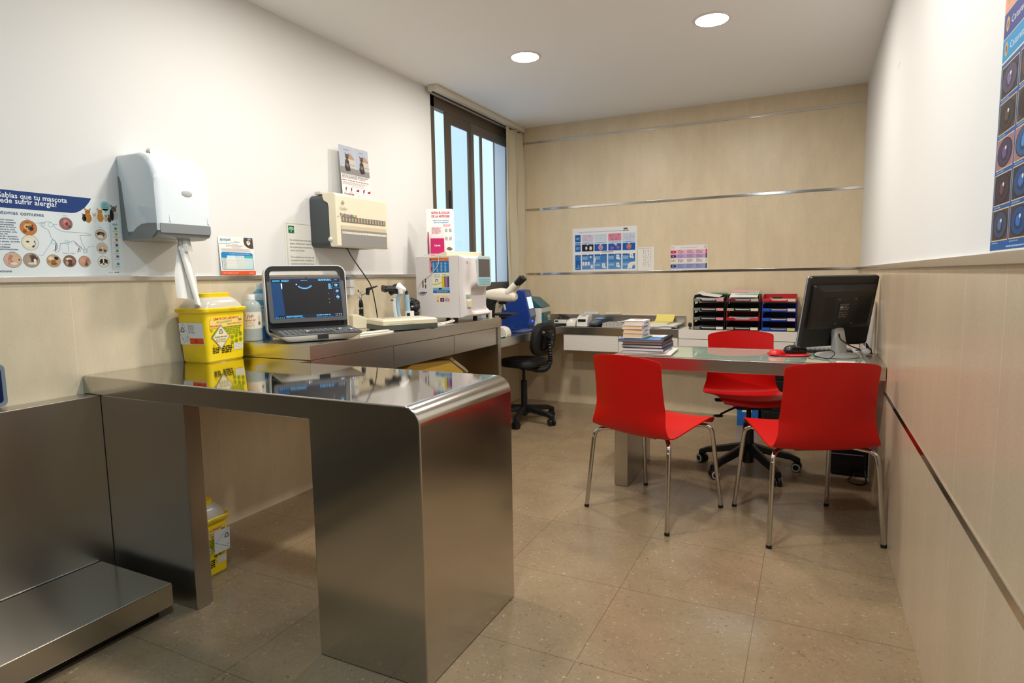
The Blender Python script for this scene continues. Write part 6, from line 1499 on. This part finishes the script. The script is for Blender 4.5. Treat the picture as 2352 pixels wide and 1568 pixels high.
a.words(u0 + .12, 1.229, u0 + .30, 1.234, 1, (170, 196, 222), 3)
single('eye_disease_poster', a.mb, 'tall blue poster with rows of animal eye photographs on the right wall', 'poster')

# ================================================================== on and under the desk
# ---- books
def slab(name, label, cx, cy, z, w_, d_, h_, rz, cover, pages=(226, 220, 204), spine=None, grp='books and magazines stacked on the desk', stext=None):
    t = thing(name, label, 'book', (cx, cy, z), rz, grp)
    m = MB(); c = mat(cover, .45); t_ = min(.002, h_ * .2)
    m.box((-w_ / 2, -d_ / 2, 0), (w_ / 2, d_ / 2, t_), c); m.box((-w_ / 2, -d_ / 2, h_ - t_), (w_ / 2, d_ / 2, h_), c)
    m.box((w_ / 2 - .002, -d_ / 2, t_ * .9), (w_ / 2, d_ / 2, h_ - t_ * .9), mat(spine or cover, .45))
    part('cover', m, t); part('pages', MB().box((-w_ / 2 + .003, -d_ / 2 + .003, t_), (w_ / 2 - .0021, d_ / 2 - .003, h_ - t_), mat(pages, .8)), t)
    if stext:
        a = Art((w_ / 2, -d_ / 2, 0), (0, 1, 0), (0, 0, 1), (1, 0, 0), .0004); a.text(stext, d_ * .3, h_ * .32, h_ * .32, (90, 84, 84), 2, w=d_ * .5, bold=.02); a.rect(d_ * .12, h_ * .25, d_ * .16, h_ * .7, (150, 140, 150), 2); part('spine_title', a.mb, t)
    return t
BX, BY = 1.706, 3.455
zz = DT + .0005
m = MB(); m.grid(lambda u, v: (-.13 + .26 * u, -.17 + .33 * v, .0035 + .003 * u * v), 8, 8, mat((206, 170, 150), .6), .003); m.box((-.12, -.16, .0065), (.13, .15, .0085), M_PAPER)
single('loose_magazine', m, 'pinkish magazine at the very bottom of the book stack', 'magazine', (BX + .02, BY + .01, zz), .06, 'books and magazines stacked on the desk'); zz += .0115
slab('magazine', 'white magazine second from the bottom of the book stack', BX + .0, BY + .005, zz, .235, .30, .010, .10, (214, 206, 206)); zz += .0105
slab('hardcover_book', 'dark blue hardcover lowest among the stacked hardcovers', BX + .005, BY, zz, .226, .29, .018, .02, (28, 40, 92), (226, 218, 214), (24, 36, 90)); zz += .0185
slab('hardcover_book', 'blue-grey hardcover above the dark blue one in the stack', BX, BY + .003, zz, .228, .285, .016, -.01, (30, 34, 60), (216, 212, 200), (70, 90, 120)); zz += .0165
slab('hardcover_book', 'maroon-spined hardcover directly under the spiral notebook', BX, BY - .002, zz, .222, .28, .015, .015, (36, 40, 64), (210, 204, 190), (110, 40, 44)); zz += .0155
nb = thing('spiral_notebook', 'blue spiral notebook on top of the large books', 'notebook', (BX - .006, BY - .005, zz), .03, 'books and magazines stacked on the desk')
part('cover', MB().box((-.13, -.15, .0125), (.118, .15, .015), mat((70, 110, 170), .4), .0005), nb); part('pages', MB().box((-.128, -.148, .001), (.116, .148, .0126), mat((120, 116, 116), .7)), nb); part('back_cover', MB().box((-.13, -.15, 0), (.118, .15, .0012), mat((30, 40, 60), .5)), nb)
m = MB()
m.tube([(.116 + .010 * math.cos(t * .9), -.145 + .0058 * .9 * t / (2 * PI) * 2, .0128 + .0112 * math.sin(t * .9)) for t in range(0, 174)], .0013, M_BLACK, 5); part('spiral', m, nb)
a = Art((-.06, .0, .0152), (1, 0, 0), (0, 1, 0), (0, 0, 1), .0003); a.poly([(.0, .02), (.15, .02), (.16, .13), (.02, .13)], (224, 218, 206), 1); a.poly([(.03, .09), (.12, .09), (.13, .12), (.03, .12)], (196, 150, 120), 2); part('cover_print', a.mb, nb)
zz += .0155
SX_, SY_ = 1.652, 3.40
slab('green_booklet', 'thin green booklet under the small white paperbacks', SX_ + .012, SY_ + .01, zz, .118, .165, .004, -.02, (40, 110, 66)); zz += .0045
for k, (h_, tx, dx, l_) in enumerate(((.027, 'NEUROLOGÍA', .0, 'white-spined paperback lowest of the small paperback pile'), (.022, 'MEDICINA', .001, 'white-spined paperback second from the bottom of the small pile'), (.020, 'NUTRICIÓN', -.002, 'white-spined paperback third from the bottom of the small pile'), (.025, 'MANUAL', .004, 'topmost white paperback with faded brown picture cover'))):
    s_ = slab('paperback', l_, SX_ + dx, SY_ + dx, zz, .112, .160, h_, (-.02, .01, -.03, .03)[k], (226, 222, 216), (236, 206, 160) if k < 3 else (228, 218, 206), (226, 222, 222), 'small paperbacks on the desk', tx)
    if k == 3:
        a = Art((-.05, -.07, h_), (1, 0, 0), (0, 1, 0), (0, 0, 1), .0003); a.blob(.06, .08, .035, .05, (186, 140, 120), 1, 5); part('cover_print', a.mb, s_)
    zz += h_ + .0005
# ---- mouse pad, mouse
mp_ = thing('mouse_pad', 'red mouse pad with a raised red wrist rest on the glass desk', 'mouse pad', (2.438, 3.598, DT + .0006), math.radians(22))
m = MB(); m.prism([(x * 1.0, y) for x, y in rrect(.205, .20, .08, 8)], 2, 0, .004, mat((196, 10, 22), .55), .001); part('pad', m, mp_)
m = MB(); m.lathe([(.044, .0042), (.042, .014), (.035, .024), (.02, .030), (0, .032)], mat((206, 8, 20), .35), 28, M=Matrix.Translation((-.076, -.040, 0)), sy=.85); part('wrist_rest', m, mp_)
a = Art((-.02, -.085, .0042), (1, 0, 0), (0, 1, 0), (0, 0, 1), .0003); a.text('purevax', .0, .0, .014, (230, 210, 206), 2, w=.075, bold=.02); part('pad_print', a.mb, mp_)
ms = mouse('computer_mouse', 'large black computer mouse on the red mouse pad', (2.470, 3.628, DT + .0056), math.radians(-62), (20, 22, 26), 1.15)
m = MB(); m.tube([(2.52, 3.655, DT + .014), (2.555, 3.60, DT + .018), (2.565, 3.535, DT + .006), (2.60, 3.475, DT + .004), (2.63, 3.455, DT + .004), (2.655, 3.458, DT + .030), (2.635, 3.462, DT + .046), (2.612, 3.458, DT + .042)], .0022, M_BLACK, 8, smooth=8); single('mouse_cable', m, 'thin black cable curling in front of the monitor stand', 'cable')
# ---- monitor
mo = thing('computer_monitor', 'black computer monitor seen from behind on a silver stand', 'monitor', (2.668, 3.605, DT), math.radians(46))   # local +y = the way the screen faces
M_SIL = mat((176, 176, 172), .35, .1)
m = MB(); m.lathe([(0, .022), (.06, .020), (.108, .013), (.120, .006), (.121, 0)], M_SIL, 44, sx=.94, sy=.86); part('base', m, mo, 'silver oval base')
m = MB(); m.loft([[(x, y, z) for x, y in rrect(w_, d_, .014, 4, 0, cy)] for w_, d_, cy, z in ((.078, .055, .0, .016), (.074, .045, .0, .06), (.072, .04, .005, .10), (.070, .036, .012, .142), (.05, .03, .014, .152))], M_SIL, M=Matrix.Translation((0, -.012, 0))); part('neck', m, mo, 'silver neck')
Mm = place((0, .034, .055), 0, math.radians(10))
M_MB = mat((16, 16, 18), .38)
m = MB(); m.prism(rrect(.465, .372, .014, 5, 0, .186), 1, -.014, .018, M_MB, .004, M=Mm); pnl = part('panel', m, mo)
m = MB(); m.prism(rrect(.469, .376, .016, 5, 0, .186), 1, .004, .012, mat((150, 152, 150), .3, .4), .001, M=Mm); part('bezel_edge', m, pnl, 'thin silver edge')
m = MB(); m.prism(rrect(.42, .335, .008, 4, 0, .19), 1, .0178, .0186, mat((22, 24, 30), .15), M=Mm); part('screen', m, pnl)
m = MB(); m.loft([[(x, d, z) for x, z in rrect(w_, h_, r_, 4, 0, cz)] for w_, h_, r_, cz, d in ((.425, .235, .012, .215, -.012), (.415, .228, .012, .215, -.030), (.345, .178, .010, .212, -.044), (.338, .172, .010, .212, -.046))], M_MB, M=Mm); hp = part('rear_housing', m, mo)
m = MB()
for i in range(14):
    for sx in (-1, 1): m.box((sx * .115 - .034, -.0468, .150 + .009 * i), (sx * .115 + .034, -.0455, .155 + .009 * i), mat((6, 6, 7), .6), M=Mm)
vt = MB()
for i in range(14): vt.box((-.149, -.0468, .150 + .009 * i), (-.081, -.0455, .155 + .009 * i), mat((6, 6, 7), .6), M=Mm)
m.bm.free(); part('vent_grille', vt, hp)
vt = MB()
for i in range(14): vt.box((.081, -.0468, .150 + .009 * i), (.149, -.0455, .155 + .009 * i), mat((6, 6, 7), .6), M=Mm)
part('vent_grille', vt, hp)
Rm = Mm.to_3x3()
a = Art(Mm @ Vector((-.05, -.0462, .155)), Rm @ Vector((1, 0, 0)), Rm @ Vector((0, 0, 1)), Rm @ Vector((0, -1, 0)), .0004)
a.rect(0, 0, .075, .085, (40, 38, 38), 1); a.words(.006, .045, .07, .08, 4, (110, 104, 98), 2, seed=3); a.words(.006, .006, .07, .04, 3, (96, 92, 88), 2, seed=6); a.rect(.008, .055, .028, .066, (150, 146, 140), 3)
part('rating_label', a.mb, hp)
for x in (-.055, .055):
    for z in (.130, .258): part('screw', MB().cyl(Mm @ Vector((x, -.0458, z)), Mm @ Vector((x, -.0475, z)), .0028, mat((190, 190, 190), .3, .8), 10), hp)
m = MB(); m.tube([(-.02, -.028, .12), (-.03, -.05, .095), (.0, -.075, .065), (.05, -.085, .045), (.08, -.075, .035), (.115, -.04, .028), (.125, -.01, .026)], .0035, M_BLACK, 8, smooth=8); part('signal_cable', m, mo)
# ---- keyboard behind the monitor
kd = thing('desk_keyboard', 'black keyboard with pale keys on the desk behind the monitor', 'keyboard', (2.60, 3.772, DT), math.radians(2))
part('casing', MB().box((-.15, -.05, 0), (.15, .05, .014), M_BLACK, .004), kd)
m = MB()
for i in range(13):
    for j in range(5): m.box((-.145 + .0225 * i, -.048 + .0195 * j, .013), (-.1255 + .0225 * i, -.031 + .0195 * j, .022), mat((126, 126, 124), .5), .0015)
part('keys', m, kd)
# ---- white router and cables against the right wall
rt = thing('white_router', 'tall slim white box leaning on the right wall behind the monitor', 'router', (2.83, 3.90, DT))
m = MB(); m.loft([[(x + .012 * (z / .28), y + .01 * (z / .28), z) for x, y in rrect(w_, d_, .01, 4)] for w_, d_, z in ((.034, .10, .0), (.036, .13, .02), (.034, .13, .24), (.028, .10, .28))], M_WHITE); part('case', m, rt)
part('front_stripe', MB().box((-.0195, -.05, .03), (-.0175, .05, .20), mat((40, 36, 34), .4), .001, M=Matrix.Shear('XY', 4, (0, 0))), rt)
m = MB(); R = random.Random(2)
for k in range(5): m.tube([(2.815 + .006 * k, 3.70, DT + .006), (2.815, 3.74 + .01 * k, DT + .03 + .006 * k), (2.82, 3.78, DT + .010 + .003 * k), (2.835, 3.80 - .01 * k, DT + .025), (2.84, 3.76, DT + .01)], .003, M_BLACK, 8, smooth=6)
single('desk_cables', m, 'tangle of black and white cables in the desk corner by the right wall', 'cable')
m = MB(); m.sphere((2.80, 3.66, DT + .022), .02, mat((206, 204, 198), .25), (1.5, 1.0, 1.0), 12); single('crumpled_wrap', m, 'crumpled pale plastic wrapper among the cables on the desk', 'wrapper')
m = MB(); m.box((2.66, 3.342, DT + .0002), (2.74, 3.40, DT + .001), M_PAPER); single('slip_of_paper', m, 'small white slip of paper on the glass near the monitor stand', 'paper')

# ---- under the desk and cabinet
pcx = thing('computer_tower', 'black computer tower on the floor in the corner behind the right chair', 'computer', (2.765, 4.14, 0))
part('case', MB().box((-.095, -.19, .012), (.090, .22, .42), mat((10, 10, 11), .4), .006), pcx)
part('front_plate', MB().box((-.088, -.1945, .03), (.083, -.1895, .41), M_BLACKG, .004), pcx)
m = MB(); m.box((-.090, -.1965, .128), (.075, -.1935, .133), mat((170, 172, 172), .3, .8)); part('silver_line', m, pcx)
m = MB(); frame(m, .05, .022, .212, .002, .002, -.1962, -.1944, mat((120, 120, 118), .4), None); part('badge_frame', m, pcx)
for x in (-.07, .065):
    for y in (-.16, .19): part('foot', MB().box((x - .015, y - .015, 0), (x + .015, y + .015, .013), M_BLACK, .002), pcx)
m = MB(); m.tube([(2.80, 3.94, .02), (2.76, 3.86, .004), (2.80, 3.80, .004), (2.845, 3.84, .004), (2.85, 3.93, .03), (2.852, 4.05, .10)], .004, M_BLACK, 8, smooth=8); single('floor_cable', m, 'black cable looping on the floor in front of the computer tower', 'cable')
m = MB(); m.tube([(2.83, 3.70, .672), (2.80, 3.66, .60), (2.825, 3.65, .55), (2.835, 3.80, .46), (2.84, 3.95, .42)], .005, M_BLACK, 8, smooth=8); single('hanging_cable', m, 'black cable hanging below the right end of the desk', 'cable')
bb = thing('blue_file_box', 'blue file box with white label on the floor under the white cabinet', 'file box', (2.125, 5.08, 0))
part('box', MB().box((-.078, -.10, 0), (.078, .20, .33), mat((20, 96, 176), .5), .003), bb)
a = Art((-.04, -.10, .03), (1, 0, 0), (0, 0, 1), (0, -1, 0), .0008); a.rect(0, .08, .07, .25, (222, 222, 218), 1); a.words(.01, .10, .06, .16, 3, (60, 60, 60), 2); a.text('A', .02, .18, .035, (40, 40, 44), 2); part('label_sheet', a.mb, bb)
bd = thing('black_drawer_unit', 'black drawer unit with white label holders under the white cabinet', 'drawers', (2.42, 5.12, 0))
part('carcass', MB().box((-.20, -.13, 0), (.20, .18, .50), mat((13, 13, 14), .45), .004), bd)
for k in range(4):
    f_ = part('drawer', MB().box((-.192, -.138, .018 + .12 * k), (.192, -.129, .128 + .12 * k), mat((17, 17, 18), .4), .004), bd)
    part('label_holder', MB().box((-.035, -.142, .075 + .12 * k), (.035, -.137, .098 + .12 * k), mat((206, 204, 196), .5), .001), f_)
# ---- yellow bin under the steel counter
yb = thing('yellow_bin', 'large yellow waste bin with grey rimmed flap under the steel counter', 'waste bin', (.29, 3.05, 0))
M_YB = mat((196, 158, 66), .5)
m = MB(); m.loft([[(x, y, z) for x, y in rrect(w_, d_, .03, 4)] for w_, d_, z in ((.34, .58, 0.0), (.36, .60, .01), (.42, .68, .55), (.42, .68, .56))], M_YB); part('body', m, yb)
m = MB(); m.prism([(-.36, .56), (.36, .56), (.37, .575), (.20, .672), (-.20, .70), (-.36, .66)], 0, -.21, .21, M_YB, .01); ld = part('lid', m, yb)
m = MB(); m.prism([(.195, .676), (.375, .577), (.415, .555), (.42, .57), (.38, .598), (.21, .692)], 0, -.215, .215, mat((170, 156, 126), .5), .004); part('flap_rim', m, ld, 'grey flap rim')
